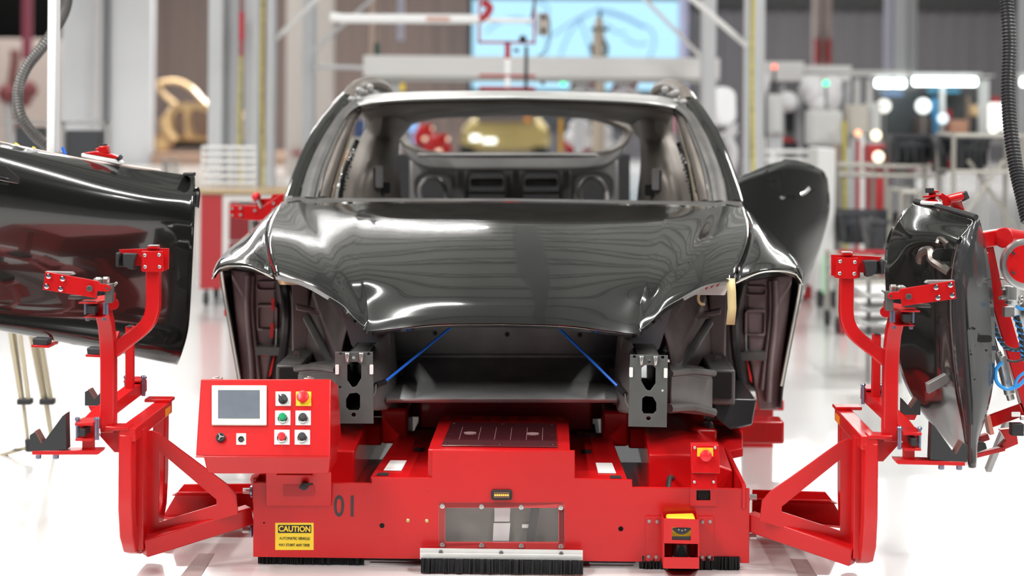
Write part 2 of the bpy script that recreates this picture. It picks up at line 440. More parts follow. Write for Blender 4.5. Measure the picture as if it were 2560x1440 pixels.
# pale hem line along the cut edge of the hood
EDGE = mat('bare_metal_hem', (.75, .72, .64), .25, metal=.6)
e = [v + Vector((0, -.004, -.006)) for v in w[0]]
MB().tube(e, .0016, 6).o('hood_hem', EDGE, hood)
# fenders
fc = cols([
 [(684,690,6.555),(676,667,6.60),(668,640,6.70),(662,594,6.93),(672,550,7.25),(699,512,7.63)],
 [(630,664,6.66),(632,650,6.72),(630,625,6.82),(632,596,7.0),(646,563,7.25),(690,516,7.66)],
 [(585,659,6.76),(588,647,6.82),(590,632,6.95),(602,608,7.12),(626,580,7.35),(682,526,7.72)],
 [(553,664,6.86),(553,652,6.92),(557,640,7.05),(572,622,7.25),(606,594,7.5),(672,540,7.8)],
 [(540,676,6.87),(540,664,6.95),(545,652,7.1),(560,640,7.32),(596,620,7.56),(660,580,7.85)],
 [(530,692,6.86),(533,678,6.96),(538,668,7.12),(551,668,7.36),(582,676,7.6),(640,690,7.9)]])
for sd in (0, 1):
    fr = loft(fc, 5, 6, 2)
    if sd: fr = [[mir(v) for v in r] for r in fr]
    fo = MB().grid(fr).o('front_fender', BLACKP, car, solid=(.012 if sd else -.012), ang=60)
    ed = [v + Vector((0, -.004, -.008)) for v in fr[0]]
    MB().tube(ed, .0022, 6).o('fender_hem', EDGE, fo)
    mb = MB()
    M_ = (lambda v: mir(v)) if sd else (lambda v: v)
    # pale underside flange by the arch tip
    fl = [(530,692,6.86),(541,668,6.88),(556,659,6.92),(575,661,6.97),(592,668,7.0),(575,672,7.0),(560,676,6.96),(548,682,6.92)]
    pts = [M_(L(*p)) + Vector((0, .004, 0)) for p in fl]
    mb.hexa(pts, [p + Vector((0, .012, 0)) for p in pts])
    mb.o('arch_flange', EDGE, fo)
# cowl
cw = cols([
 [(1262,510,7.62),(1262,512,7.66),(1262,505,7.8),(1266,496,8.0),(1266,512,8.02)],
 [(1000,512,7.62),(1000,514,7.66),(1000,508,7.8),(1000,495,7.98),(1000,512,8.0)],
 [(842,515,7.6),(842,517,7.64),(842,510,7.76),(850,495,7.9),(850,512,7.92)],
 [(750,509,7.64),(750,511,7.67),(750,504,7.75),(760,492,7.84),(765,510,7.86)],
 [(704,513,7.63),(706,512,7.68),(710,505,7.75),(716,494,7.84),(722,510,7.86)]])
for p in cw[0]: p.x = 0
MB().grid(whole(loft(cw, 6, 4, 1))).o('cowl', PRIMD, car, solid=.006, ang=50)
MB().tube([v + Vector((0, 0, .004)) for v in w[-1]], .005, 6).o('cowl_seam', PRIM, car)
# ---- windscreen pillars
def pillar(name, outer, inner, m, thick=.05, nn=6, bevel=.006):
    "strip between two photo polylines (px,py,d)"
    for sd in (0, 1):
        a = catmull([L(*p) for p in outer], nn); b_ = catmull([L(*p) for p in inner], nn)
        if sd: a = [mir(v) for v in a]; b_ = [mir(v) for v in b_]
        rows = []
        for u, v in zip(a, b_):
            dirx = (v - u); t = Vector((0, thick, -thick*.25))
            mid = (u + v) / 2 + Vector((0, -.25*dirx.length, .1*dirx.length))
            q1 = u*.8 + v*.2 + Vector((0, -.17*dirx.length, .06*dirx.length)); q2 = u*.2 + v*.8 + Vector((0, -.17*dirx.length, .06*dirx.length))
            rows.append([u, q1, mid, q2, v, v + t, u + t, u])
        mb = MB().grid(rows)
        n = len(rows); m8 = 8
        mb.f += [[0, 1, 2, 3, 4, 5, 6], [(n-1)*8 + k for k in (6, 5, 4, 3, 2, 1, 0)]]
        mb.o(name, m, car, ang=50)
pillar('roof_rail', [(712,492,7.86),(733,430,7.98),(768,350,8.15),(812,282,8.35),(858,228,8.6),(884,210,8.85),(925,207,9.3)],
                    [(748,494,7.86),(765,430,7.97),(800,352,8.13),(842,286,8.32),(878,246,8.5),(900,232,8.75),(938,222,9.3)], BLACKP, .07)
pillar('windscreen_pillar', [(750,496,7.84),(767,430,7.96),(802,352,8.12),(844,286,8.31),(868,262,8.38),(882,252,8.4)],
                    [(784,494,7.82),(803,420,7.96),(836,345,8.12),(862,296,8.28),(880,276,8.34),(900,264,8.38)], PRIMD, .04)
pillar('pillar_highlight', [(788,494,7.82),(806,420,7.96),(838,345,8.12),(864,296,8.28)], [(794,494,7.82),(811,420,7.96),(843,345,8.12),(868,298,8.28)], CHROME, .01)  # chrome strip painting the highlight lines along the pillar
pillar('inner_pillar', [(797,494,7.86),(814,420,8.0),(846,345,8.16),(868,300,8.32),(884,280,8.4)],
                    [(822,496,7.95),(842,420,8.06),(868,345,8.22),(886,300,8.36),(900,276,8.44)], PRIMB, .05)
pillar('weld_flange', [(828,496,7.95),(847,420,8.06),(872,345,8.22),(889,300,8.36)], [(836,496,8.0),(853,420,8.1),(876,345,8.25),(892,300,8.38)], mat('pale_weld_edge', (.45, .37, .28), .4, metal=.4), .01)
# header across the top of the windscreen
hd = cols([
 [(1268,250,8.33),(1268,244,8.30),(1268,241,8.34),(1268,236,8.40),(1268,226,8.66)],
 [(1080,253,8.34),(1080,247,8.31),(1080,244,8.35),(1080,238,8.41),(1080,228,8.66)],
 [(960,259,8.36),(960,253,8.33),(960,250,8.37),(958,244,8.43),(958,233,8.66)],
 [(905,266,8.39),(905,262,8.37),(905,257,8.40),(908,250,8.46),(922,238,8.66)],
 [(870,274,8.39),(872,270,8.38),(876,264,8.41),(884,255,8.47),(905,240,8.66)]])
for p in hd[0]: p.x = 0
MB().grid(whole(loft(hd, 6, 4, 0))).o('windscreen_header', mat('pale_primer_header', (.62, .62, .60), .3, metal=.45, noise=.15, nscale=5), car, solid=.008, ang=60)
hl = cols([[(1268,250,8.345),(1268,255,8.38),(1268,262,8.6),(1268,272,8.9),(1268,284,9.25)],
 [(1080,253,8.355),(1080,258,8.40),(1080,266,8.6),(1080,278,8.9),(1085,292,9.25)],
 [(960,259,8.37),(960,266,8.40),(962,280,8.6),(968,296,8.9),(1005,310,9.25)],
 [(898,268,8.40),(900,276,8.42),(912,290,8.6),(930,305,8.9),(985,330,9.25)]])
for p in hl[0]: p.x = 0
MB().grid(whole(loft(hl, 6, 4, 1))).o('roof_lining_panel', PRIMB, car, solid=.01, ang=60)
# roof corner joints
for sd in (0, 1):
    M_ = (lambda v: mir(v)) if sd else (lambda v: v)
    mb = MB(); random.seed(7)
    mb.tube([M_(L(*p)) for p in [(868,250,8.5),(884,224,8.6),(905,212,8.8),(932,208,9.0),(955,216,9.2),(968,230,9.4)]], .03, 10, 4)
    mb.o('roof_joint', PRIMB, car)
    mb = MB()
    for k in range(12):
        t = k / 11; mb.ball(M_(L(872 + 45*t + 8*math.sin(k*3), 262 - 44*t + 6*math.cos(k*5), 8.45)), .008 + .004*(k % 3))
    mb.o('seam_sealer', PRIM, car)
# ---- rear window aperture
hole = smooth2([(1012,322),(1060,303),(1130,293),(1268,288),(1400,292),(1490,303),(1550,326),(1552,345),(1525,370),(1470,381),(1268,383),(1110,381),(1050,372),(1020,350)], 4)
outer = smooth2([(975,300),(1010,262),(1130,245),(1268,241),(1420,246),(1540,262),(1574,300),(1570,350),(1545,398),(1480,424),(1268,427),(1080,424),(1024,398),(996,350)], 4)
ring = pplate(outer, [hole], 9.75, .12, bev=.02)
ring.o('rear_window_frame', PRIM, car, ang=50)
hole2 = [((x-1280)*1.03+1280, (y-336)*1.08+336) for x, y in hole]
outer2 = [((x-1280)*1.10+1280, (y-336)*1.24+332) for x, y in hole]
pplate(outer2, [hole2], 9.55, .05, bev=.015).o('hatch_seal_flange', PRIMB, car, ang=50)
pplate([(1045,383),(1490,383),(1500,392),(1040,392)], [], 9.5, .1, bev=.01).o('parcel_shelf', PRIM, car)
# ---- rear bulkhead with four openings
def orect(x0, y0, x1, y1, r): return rrect(x0, y0, x1, y1, r, 5)
bulk = pplate([(1024,400),(1546,400),(1546,520),(1024,520)], [orect(1040,436,1128,506,26), orect(1172,432,1262,512,14), orect(1308,432,1398,512,14), orect(1438,436,1530,506,26)], 10.0, .05, bev=.014)
bulk.o('seat_bulkhead', PRIM, car, ang=50)
mb = MB()
for x0, x1 in ((1172,1262),(1308,1398)):
    mb.merge(pplate(orect(x0+4, 444, x1-4, 466, 6), [], 10.05, .03, bev=.008)); mb.merge(pplate(orect(x0-4, 478, x1+4, 486, 3), [], 10.04, .03))
mb.o('bulkhead_brace', PRIMD, car)
mb = MB()
for cx in (1084, 1484):
    mb.tube([L(cx-30, 510, 9.9), L(cx-34, 470, 9.9), L(cx-12, 445, 9.9), L(cx+16, 452, 9.9), L(cx+30, 480, 9.95), L(cx+32, 512, 9.9)], .012, 8, 4)
mb.o('speaker_bracket', PRIM, car)
MB().merge(pplate([(990,386),(1575,386),(1575,560),(990,560)], [], 10.6, .05)).o('boot_panel', RUB, car)  # black sheet painting the deep shade of the gaps beside the pillars
mb = MB()
for x in (1290, 1152, 1415): mb.rtube([L(x, 425, 9.95), L(x, 510, 9.95)], .035, .05)
mb.o('bulkhead_rib', PRIM, car, bevel=.008)
# ---- B pillars / inner side structure
for sd in (0, 1):
    M_ = (lambda v: mir(v)) if sd else (lambda v: v)
    prof = [[(914,262,8.8),(960,262,8.75),(1005,276,9.0),(1030,300,9.4)],
            [(919,290,8.85),(955,296,8.72),(990,305,8.9),(1018,318,9.35)],
            [(919,320,8.85),(950,330,8.72),(985,332,8.9),(1004,334,9.3)],
            [(906,348,8.8),(940,352,8.72),(975,352,8.8),(993,350,9.1)],
            [(888,385,8.75),(925,388,8.66),(965,388,8.72),(990,384,9.05)],
            [(872,430,8.7),(915,432,8.6),(962,430,8.68),(990,426,9.0)],
            [(862,470,8.7),(905,470,8.58),(960,470,8.68),(994,466,9.0)],
            [(858,520,8.7),(900,520,8.58),(960,520,8.68),(998,520,9.0)]]
    rows = loft([[M_(L(*p)) for p in r] for r in prof], 4, 4, 1)
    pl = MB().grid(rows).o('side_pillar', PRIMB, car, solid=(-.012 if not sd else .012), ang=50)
    mb = MB()
    mb.merge(pplate(orect(952, 456, 975, 484, 4), [], 8.62, .012))
    mb.merge(pplate(orect(960, 285, 988, 300, 6), [], 8.86, .012))
    mb2 = mb.mirror() if sd else mb
    mb2.o('pillar_pocket', HOLE, pl)
    mb = MB()
    mb.merge(pplate(orect(938, 415, 957, 470, 4), [], 8.585, .012, bev=.004))
    (mb.mirror() if sd else mb).o('belt_retractor_bracket', PRIM, pl, ang=50)
    mb = MB()
    for k in range(14):
        t = k/13; mb.ball(M_(L(889 - 32*t + 2*math.sin(k*2.3), 362 + 120*t, 8.55)), .006)
    mb.tube([M_(L(*p)) for p in [(893,352,8.6),(874,395,8.56),(858,440,8.52),(850,500,8.5)]], .012, 8, 4)
    mb.o('door_opening_flange', BLACKP, car)
    mb = MB()
    for x, y in ((884,378),(878,386),(872,396),(852,440),(846,470)): mb.ball(M_(L(x, y, 8.45)), .007, 1, 1, 1.5, 8)
    mb.o('chrome_glint', CHROME, car)  # small chrome balls added as glints, no real clips
# dash floor so that the cabin is not hollow
MB().add([L(700,560,7.9), L(1830,560,7.9), L(1600,520,10.4), L(960,520,10.4)], [[0,1,2,3]]).o('cabin_floor', PRIMD, car, solid=.01)
# ================================================================ front structure
# gray panel of the front storage well, in three bent bands
tr = [[L(x, y, d) for x in (966, 1110, 1254, 1398, 1542)] for y, d in ((800,7.0),(820,7.0),(888,6.98),(891,6.965),(897,6.965),(958,6.82),(962,6.8),(998,6.52),(1001,6.53))]
mt = MB().grid(tr).o('front_tray', mat('dull_grey_undertray', (.62, .62, .625), .42, metal=.3, noise=.35, nscale=5, nrough=.2), car, solid=.008, ang=12)
mb = MB()
for x, y in ((1088,833),(1268,836),(1450,837)): mb.lathe(L(x, y, 6.985), (0, -1, 0), [(.008, 0), (.008, .004), (.003, .004)], 10)
mb.o('tray_bolt', RUB, mt)
APR = mat('lavender_grey_apron', (.19, .19, .215), .45, noise=.2, nscale=6)
for sd in (0, 1):
    M_ = (lambda v: mir(v)) if sd else (lambda v: v)
    Q = lambda mb: mb.mirror() if sd else mb
    # apron beside the nose corner
    a = pplate([(850,765),(890,775),(925,815),(975,815),(975,880),(905,890),(878,862),(866,820)], [], 6.75, .01)
    Q(a).o('nose_apron', APR, car)
    # crumpled gray side bracket
    rr = [[M_(L(*p)) for p in r] for r in [[(905,888,6.6),(932,868,6.66),(962,832,6.75),(985,818,6.85)],[(915,920,6.5),(940,900,6.6),(966,880,6.72),(986,870,6.85)],[(925,960,6.45),(948,940,6.55),(968,930,6.66),(990,940,6.8)],[(925,1000,6.45),(950,985,6.52),(972,985,6.6),(985,1000,6.7)],[(925,1026,6.45),(948,1026,6.5),(966,1022,6.56),(978,1005,6.62)]]]
    MB().grid(loft(rr, 4, 4, 1)).o('side_bracket', PRIM, car, solid=.006 if sd else -.006, ang=40)
    # crash plate
    o_ = [(838,880),(932,880),(934,1059),(838,1059)] if not sd else [(838,880),(932,880),(934,1059),(838,1059)]
    hx = [(868,912),(875,905),(895,905),(903,912),(903,945),(892,964),(887,968),(880,968),(868,950)]
    h2 = [(865,998),(874,984),(892,982),(900,988),(900,1018),(896,1026),(872,1026),(865,1018)]
    holes = [hx, h2, circ(884,895,4.5), circ(851,884.5,4), circ(884,1037,5.5), circ(921,884.5,4), circ(850,968,3.5)]
    cp = Q(pplate(o_, holes, 6.28, .008, bev=.001)).o('crash_plate', ALUD, car, ang=40)
    mb = MB()
    for x in (868, 903):
        mb.merge(pplate([(x-6,882),(x+6,882),(x+3,906),(x-3,906)], [], 6.27, .012, bev=.005))
    Q(mb).o('plate_highlight', ALU, cp, ang=60)  # bright ribs stand for the subtle highlights above the plate's hole
    mb = MB()
    for x in (838, 924): mb.merge(pplate(orect(x, 912, x+9, 936, 2), [], 6.272, .008))
    Q(mb).o('white_pad', WPAPER, cp)
    # rail box behind the plate
    mb = MB(); 
    z0 = [M_(L(*p)) for p in ((858,898,6.30),(910,898,6.30),(910,1032,6.30),(858,1032,6.30))]
    z1 = [v + Vector((0, .9, 0)) for v in z0]
    for i in range(4): mb.add([z0[i], z0[(i+1) % 4], z1[(i+1) % 4], z1[i]], [[0,1,2,3]])
    mb.o('crash_rail', PRIMD, car, solid=.006)
    # longitudinal beam outboard of the plate
    q = [M_(L(*p)) for p in ((745,930,6.75),(842,918,6.55),(842,1022,6.55),(745,1030,6.75))]
    MB().prism(q, (0, .25, 0)).o('side_beam', mat('mid_grey_beam', (.2,.195,.19), .4, metal=.3, noise=.3), car, bevel=.01)
    mb = MB().prism([M_(L(*p)) for p in ((690,912,6.78),(752,912,6.78),(752,1000,6.78),(690,1000,6.78))], (0, .5, 0))
    mb.o('beam_box', PRIMD, car, bevel=.006)
    mb = MB().merge(pplate(orect(698, 920, 746, 985, 3), [], 6.77, .006))
    Q(mb).o('box_opening', HOLE, car)
    mb = MB().prism([M_(L(*p)) for p in ((640,985,6.9),(745,985,6.8),(740,1035,6.8),(700,1062,6.8),(650,1050,6.9))], (0, .5, 0))
    mb.o('lower_bracket', BLACKC, car, bevel=.008)
    mb = MB().tube([M_(L(*p)) for p in ((840,925,6.5),(790,918,6.6),(740,922,6.7))], .012, 8, 3)
    mb.tube([M_(L(*p)) for p in ((768,795,7.1),(795,845,7.0),(825,900,6.9),(848,930,6.85))], .016, 10, 4)
    mb.tube([M_(L(*p)) for p in ((842,1012,6.5),(790,1008,6.6),(740,1020,6.7))], .016, 8, 3)
    mb.o('brace_tube', PRIMD, car)
    # wheel house: inner wall, hinge pillar panel, outer skin behind the wheel
    wr = [[(905,700,6.75),(880,790,6.75),(860,860,6.78),(850,930,6.8),(850,1000,6.8)],
          [(860,690,7.0),(830,760,7.0),(815,850,7.0),(810,930,7.0),(810,1000,7.0)],
          [(780,690,7.3),(760,760,7.3),(755,850,7.3),(752,930,7.3),(750,1000,7.3)],
          [(720,690,7.45),(722,760,7.5),(722,850,7.5),(715,930,7.5),(710,1000,7.5)],
          [(690,690,7.5),(694,760,7.55),(694,850,7.55),(690,930,7.55),(684,1000,7.55)]]
    rows = loft([[M_(L(*p)) for p in r] for r in wr], 4, 4, 0)
    WH = mat('wheel_house_red_cast', (.15, .115, .115), .3, metal=.2, noise=.4, nscale=5, nrough=.2)  # reddish tone holds the red reflected in the grey primer
    wh = MB().grid(rows).o('wheel_house', WH, car, solid=(.006 if sd else -.006), ang=50)
    mb = MB().merge(pplate([(730,700),(775,700),(772,860),(752,905),(730,880)], [], 7.22, .03, bev=.008)).merge(pplate([(560+180,760),(866,790),(868,802),(740,775)], [], 7.1, .02, bev=.006)).merge(pplate(orect(733,878,748,915,3), [circ(741,888,2.5), circ(741,900,3)], 7.0, .01))
    Q(mb).o('strut_tower', WH, wh, ang=50)
    hp = pplate([(578,672),(690,688),(690,760),(685,860),(668,950),(655,1010),(610,1010),(600,900),(588,790)], [], 7.55, .04, bev=.008)
    hpo = Q(hp).o('hinge_pillar_panel', mat('mauve_primer_panel', (.30, .22, .225), .32, metal=.3, noise=.3, nscale=5, nrough=.15), car, ang=50)
    mb = MB().merge(pplate(orect(640,702,700,727,10), [orect(644,706,700,723,8)], 7.53, .012, bev=.004)).merge(pplate(orect(642,760,690,828,7), [orect(647,768,690,821,5)], 7.53, .016, bev=.005))
    mb.tube([L(632,690,7.53), L(630,780,7.53), L(640,880,7.53), L(648,960,7.53)], .01, 8, 4).tube([L(620,688,7.52), L(618,780,7.52), L(628,900,7.52), L(632,990,7.52)], .014, 8, 4)
    Q(mb).o('panel_embossing', MATS['mauve_primer_panel'], hpo, ang=50)
    mb = MB().merge(pplate(circ(659,886,6,12,4.5), [], 7.52, .006))
    if not sd:
        for x, y, w_, h_ in ((679,746,7,30),(676,808,8,36)): mb.merge(pplate([(x,y),(x+w_,y),(x+w_-1,y+h_),(x-1,y+h_)], [], 7.50, .006))
    mb.merge(pplate([(684,888),(686,890),(678,935),(672,945),(673,930)], [], 7.50, .006))
    Q(mb).o('red_marker', mat('bright_red_tape', (.85, .02, .02), .5), hpo)
    mb = MB().tube([M_(L(*p)) for p in ((706,695,7.5),(716,760,7.4),(714,840,7.4),(700,930,7.4),(684,1010,7.4))], .018, 8, 4)
    mb.o('liner_seal', BLACKC, car)
    sk = [[M_(L(*p)) for p in r] for r in [[(553,668,7.45),(560,720,7.5),(572,790,7.5),(586,870,7.5),(600,950,7.5),(604,1005,7.5)],
          [(568,668,7.56),(578,720,7.58),(592,790,7.58),(604,870,7.58),(614,950,7.58),(618,1005,7.58)],
          [(596,670,7.62),(606,720,7.63),(616,790,7.63),(622,870,7.63),(628,950,7.63),(632,1005,7.63)]]]
    MB().grid(loft(sk, 4, 4, 0)).o('fender_rear_skin', BLACKC, car, solid=.01 if sd else -.01, ang=60)
    mb = MB().tube([M_(L(*p)) for p in ((553,668,7.44),(560,720,7.49),(572,790,7.49),(586,870,7.49),(600,950,7.49))], .005, 6, 3)
    mb.o('skin_hem', EDGE, car)
# sills and floor of the shell running back
for sd in (-1, 1):
    MB().box((sd*.98, 1.5, .33), (sd*.78, 3.9, .47)).o('sill', BLACKC, car, bevel=.03)
    MB().box((sd*.35, .75, .40), (sd*.42, 3.6, .52)).o('floor_rail', PRIMD, car, bevel=.01)
MB().box((-.95, 1.35, .47), (.95, 4.3, .50)).o('floor_pan', PRIMD, car)
MB().box((-.80, 1.40, .48), (.80, 1.44, .93)).o('firewall', PRIMD, car)
sid = []
for sd in (-1, 1):
    pts = [(.93, 1.62, .40), (.93, 1.62, .98), (.93, 2.9, 1.02), (.93, 4.3, 1.05), (.9, 4.4, .5), (.93, 3.8, .40)]
    mb = MB().prism([(sd*x, y, z) for x, y, z in pts[3:] + [(.93, 2.9, .42), (.93, 2.9, 1.02)]], (-sd*.05, 0, 0))
    mb.o('quarter_panel', BLACKP, car, bevel=.02)
# blue tie rods
for a, b_, c_ in (((1140,808,6.6),(962,955,6.45),(940,962,6.4)), ((1385,808,6.6),(1546,968,6.42),(1563,985,6.36))):
    ro = MB().tube([L(*a), L(*b_)], .0045, 10).o('blue_stay_rod', BLUEP, car)
    s = 1 if a[0] < 1254 else -1
    mb = MB().tube([L(*b_), L(*c_)], .009, 8)
    mb.o('rod_end', RUB, ro)
    x, y, d = c_
    mb = MB().tube([L(x, y, d), L(x-s*2, y+22, d-.02), L(x-s*16, y+38, d-.04), L(x-s*28, y+36, d-.02)], .0026, 6, 5)
    mb.o('rod_wire', STEEL, ro)
# masking paper and tape
Q_ = lambda pts, d, th=.002: pplate(pts, [], d, th)
Q_([(682,680),(735,688),(778,712),(700,712)], 6.6).o('masking_paper', PAPER, car)
Q_([(1722,737),(1800,690),(1838,686),(1812,738)], 6.57).o('masking_sheet', WPAPER, car)
mb = MB()
tp = [[L(x+dx, y, d) for dx, d in ((0, 6.5), (22, 6.5))] for x, y in ((1815,696),(1818,730),(1819,770),(1815,812))]
mb.grid(tp).o('masking_tape_strip', TAPE, car, solid=.001)
MB().tube([L(1747,735,6.6), L(1746,750,6.6), L(1753,760,6.6), L(1762,759,6.6)], .005, 6, 3).o('tape_curl', TAPE, car)
# amber tally dots reflected as small bulbs are left out; side door swung open on the right
dr = [[(1812,462,8.3),(1816,560,8.28),(1830,650,8.24),(1860,760,8.14),(1900,880,8.05)],
      [(1870,432,8.5),(1880,540,8.44),(1890,650,8.38),(1905,760,8.30),(1925,870,8.22)],
      [(1965,402,8.8),(1960,530,8.64),(1955,650,8.58),(1955,760,8.50),(1945,860,8.42)],
      [(2040,424,9.05),(2030,530,8.90),(2005,650,8.80),(1985,745,8.70),(1958,858,8.60)],
      [(2058,448,9.15),(2064,520,9.08),(2045,600,9.0),(2010,700,8.88),(1963,857,8.68)]]
rows = loft([[L(*p) for p in r] for r in dr], 5, 5, 2)
od = MB().grid(rows).o('side_door', BLACKP, car, solid=.02, ang=60)
mb = MB().merge(pplate([(1985,495),(1998,478),(2028,466),(2036,474),(2030,482),(2000,495)], [], 8.72, .01))
mb.o('handle_pocket', HOLE, od)
MB().tube([L(2002,486,8.68), L(2014,480,8.68), L(2024,470,8.68)], .007, 8).o('pull_handle', CHROME, od)
mb = MB().merge(pplate([(1978,440-37),(1985,400),(1962,398),(1925,418),(1905,432),(1912,436),(1950,418)], [], 8.6, .01))
mb.o('glass_run_trim', ALUD, od)
# ================================================================ lone door in the left rack
dl = [ # columns left -> right, rows top -> bottom
 [(-90,336,6.72),(-90,344,6.66),(-90,360,6.61),(-90,470,6.58),(-90,640,6.62),(-90,760,6.68),(-90,800,6.66),(-90,812,6.7)],
 [(60,368,6.85),(60,377,6.79),(60,395,6.735),(60,490,6.70),(60,650,6.74),(60,775,6.80),(60,820,6.79),(60,838,6.82)],
 [(230,402,6.98),(230,414,6.93),(230,440,6.865),(230,520,6.83),(230,665,6.87),(230,790,6.92),(230,850,6.9),(230,870,6.95)],
 [(400,428,7.10),(400,452,7.06),(400,486,6.98),(400,550,6.96),(398,680,7.0),(396,810,7.04),(394,870,7.02),(392,902,7.06)],
 [(487,440,7.18),(488,464,7.14),(488,498,7.07),(486,560,7.04),(480,690,7.08),(472,815,7.12),(456,880,7.11),(443,912,7.15)]]
rows = loft([[P(x, y, d + sh) for x, y, d in r] for r, sh in zip(dl, (.03, .015, 0, -.02, -.03))], 6, 6, 8)
bs = P(230, 880, 6.95)
ld = thing('door_assembly', 'large glossy black car door in the rack beside the control console', 'car door', bs)
skn = MB().grid(rows).o('outer_skin', BLACKP, ld, solid=-.035, ang=50)
mb = MB().tube([P(-60,346,6.83), P(200,400,6.97), P(330,418,7.04), P(400,428,7.09)], .008, 8, 3)
mb.o('window_seal', mat('pale_seal_strip', (.6, .5, .45), .4), ld)
mb = MB().merge(pplate([(-10,412),(14,416),(48,446),(48,458),(-10,446)], [], 6.64, .01, fn=P))
mb.o('handle_pocket', HOLE, ld)
MB().bar(P(-10,444,6.62), P(46,455,6.66), .006, .012).o('door_handle', CHROME, ld, bevel=.001)
MB().merge(pplate([(458,432),(484,432),(484,440),(456,440)], [], 7.08, .05, fn=P, bev=.004)).o('corner_cap', RUB, ld)
MB().tube([P(489,470,7.1), P(492,482,7.1), P(489,520,7.08)], .012, 8, 3).o('hinge_rubber', BLACKP, ld)
# ================================================================ red automated cart (frame: FC)
cart = thing('automated_cart', 'low red automated cart carrying the car body, caution sticker and 01 on its front', 'cart', (0, .9, 0), frame=FC)
CF = lambda px, py, dy=0: L(px, py, 6.09 + dy)
o_ = [(633,1206),(664,1206),(676,1186),(686,1206),(929,1208),(929,1194),(1079,1194),(1080,1126),(1437,1127),(1437,1195),(1580,1200),(1581,1218),(1874,1222),(1873,1408),(633,1392)]
win = orect(1113, 1270, 1396, 1356, 4)
fp = pplate(o_, [win], 6.09, .012, bev=.002).o('front_panel', RED, cart, ang=30)
mb = MB()
for x, y, r in ((955,1314,6.5),(1552,1322,6.5),(660,1307,2.5),(1067,1229+154-154,1.2)): mb.merge(pplate(circ(x, y, r, 14), [], 6.088, .004))
mb.o('panel_hole', HOLE, fp)
mb = MB()
for x, y in ((1020,1301),(1067,1302)): mb.lathe(CF(x, y), (0,-1,0), [(.006,0),(.006,.003),(.003,.005),(.001,.005)], 10)
mb.o('brass_rivet', mat('brass', (.7,.5,.2), .3, metal=.8), fp)
text('01', .090, mat('dark_print', (.05,.035,.035), .5), fp, CF(864, 1268, -.003), (1,0,0), (0,0,1), sx=.74, bold=.0012, space=1.2)
# window: clear sheet bolted over the slot with grey machinery behind
sh = pplate(orect(1096, 1256, 1412, 1374, 6), [], 6.083, .004, bev=.001).o('window_sheet', mat('clear_sheet', (.8,.78,.76), .06, alpha=.05, coat=1), fp)
mb = MB()
for x in (1106,1204,1303,1402):
    for y in (1265,1362): mb.lathe(L(x, y+(x-1106)*.013, 6.082), (0,-1,0), [(.0075,0),(.0075,.003),(.0045,.004),(.0045,.002),(.001,.002)], 12)
mb.o('window_screw', ALU, fp)
mb = MB().merge(pplate([(1100,1262),(1410,1262),(1410,1362),(1100,1362)], [], 6.16, .01)); mb.o('bay_lining', mat('machine_bay_grey', (.3,.285,.26), .5, noise=.4, nscale=6), cart)
mb = MB().merge(pplate([(1236,1270),(1276,1270),(1274,1304),(1236,1304)], [], 6.14, .01)).merge(pplate([(1234,1308),(1276,1308),(1272,1352),(1232,1352)], [], 6.14, .012)).merge(pplate([(1305,1311),(1322,1311),(1322,1320),(1305,1320)], [], 6.14, .01))
mb.o('battery_block', mat('pale_machine_block', (.85,.85,.85), .4), cart)
MB().merge(pplate([(1328,1272),(1348,1272),(1336,1356),(1315,1356)], [], 6.13, .012)).o('bay_strut', RUB, cart)
# engraved slots
mb = MB()
for x0, y0, x1, y1 in ((919,1268,928,1324),(983,1226,990,1274),(1519,1234,1526,1282),(1578,1278,1588,1334)):
    mb.merge(pplate([(x0,y0),(x1,y0),(x1,y1),(x0,y1)], [[(x0+1,y0+1),(x1-1,y0+1),(x1-1,y1-1),(x0+1,y1-1)]], 6.0885, .003))
mb.o('slot_mark', mat('dark_red_groove', (.3,.01,.01), .5), fp)
# caution sticker
st = MB().merge(pplate(orect(688, 1307, 784, 1375, 1), [], 6.087, .0012)).o('caution_sticker', mat('yellow_sticker', (.86,.62,.03), .45), cart)
MB().merge(pplate(orect(695, 1312.5, 778, 1332.5, .8), [], 6.0862, .001)).o('black_header', RUB, st)
text('CAUTION', .0235, MATS['yellow_sticker'], st, CF(736.5, 1323, -.0052), (1,0,0), (0,0,1), sx=.92, bold=.0007)
text('AUTOMATIC VEHICLE', .0115, RUB, st, CF(736.5, 1346.5, -.0042), (1,0,0), (0,0,1), sx=.82)
text('MAY START ANY TIME', .0115, RUB, st, CF(735.5, 1363, -.0042), (1,0,0), (0,0,1), sx=.82)
# amber lamp
am = pplate(orect(1228, 1225, 1280, 1250, 5), [], 6.08, .012, bev=.003).o('amber_lamp', RUB, cart, ang=30)
MB().merge(pplate(orect(1234, 1230, 1274, 1245, 2), [], 6.074, .004)).o('lens', mat('smoked_lens', (.13,.07,.04), .15, coat=.5), am)
mb = MB()
for k in range(7): mb.ball(CF(1238+5.3*k, 1238, -.022), .0028)
mb.o('led', mat('amber_led', (.9,.4,.05), .3, emit=(1,.45,.06), es=.9), am)
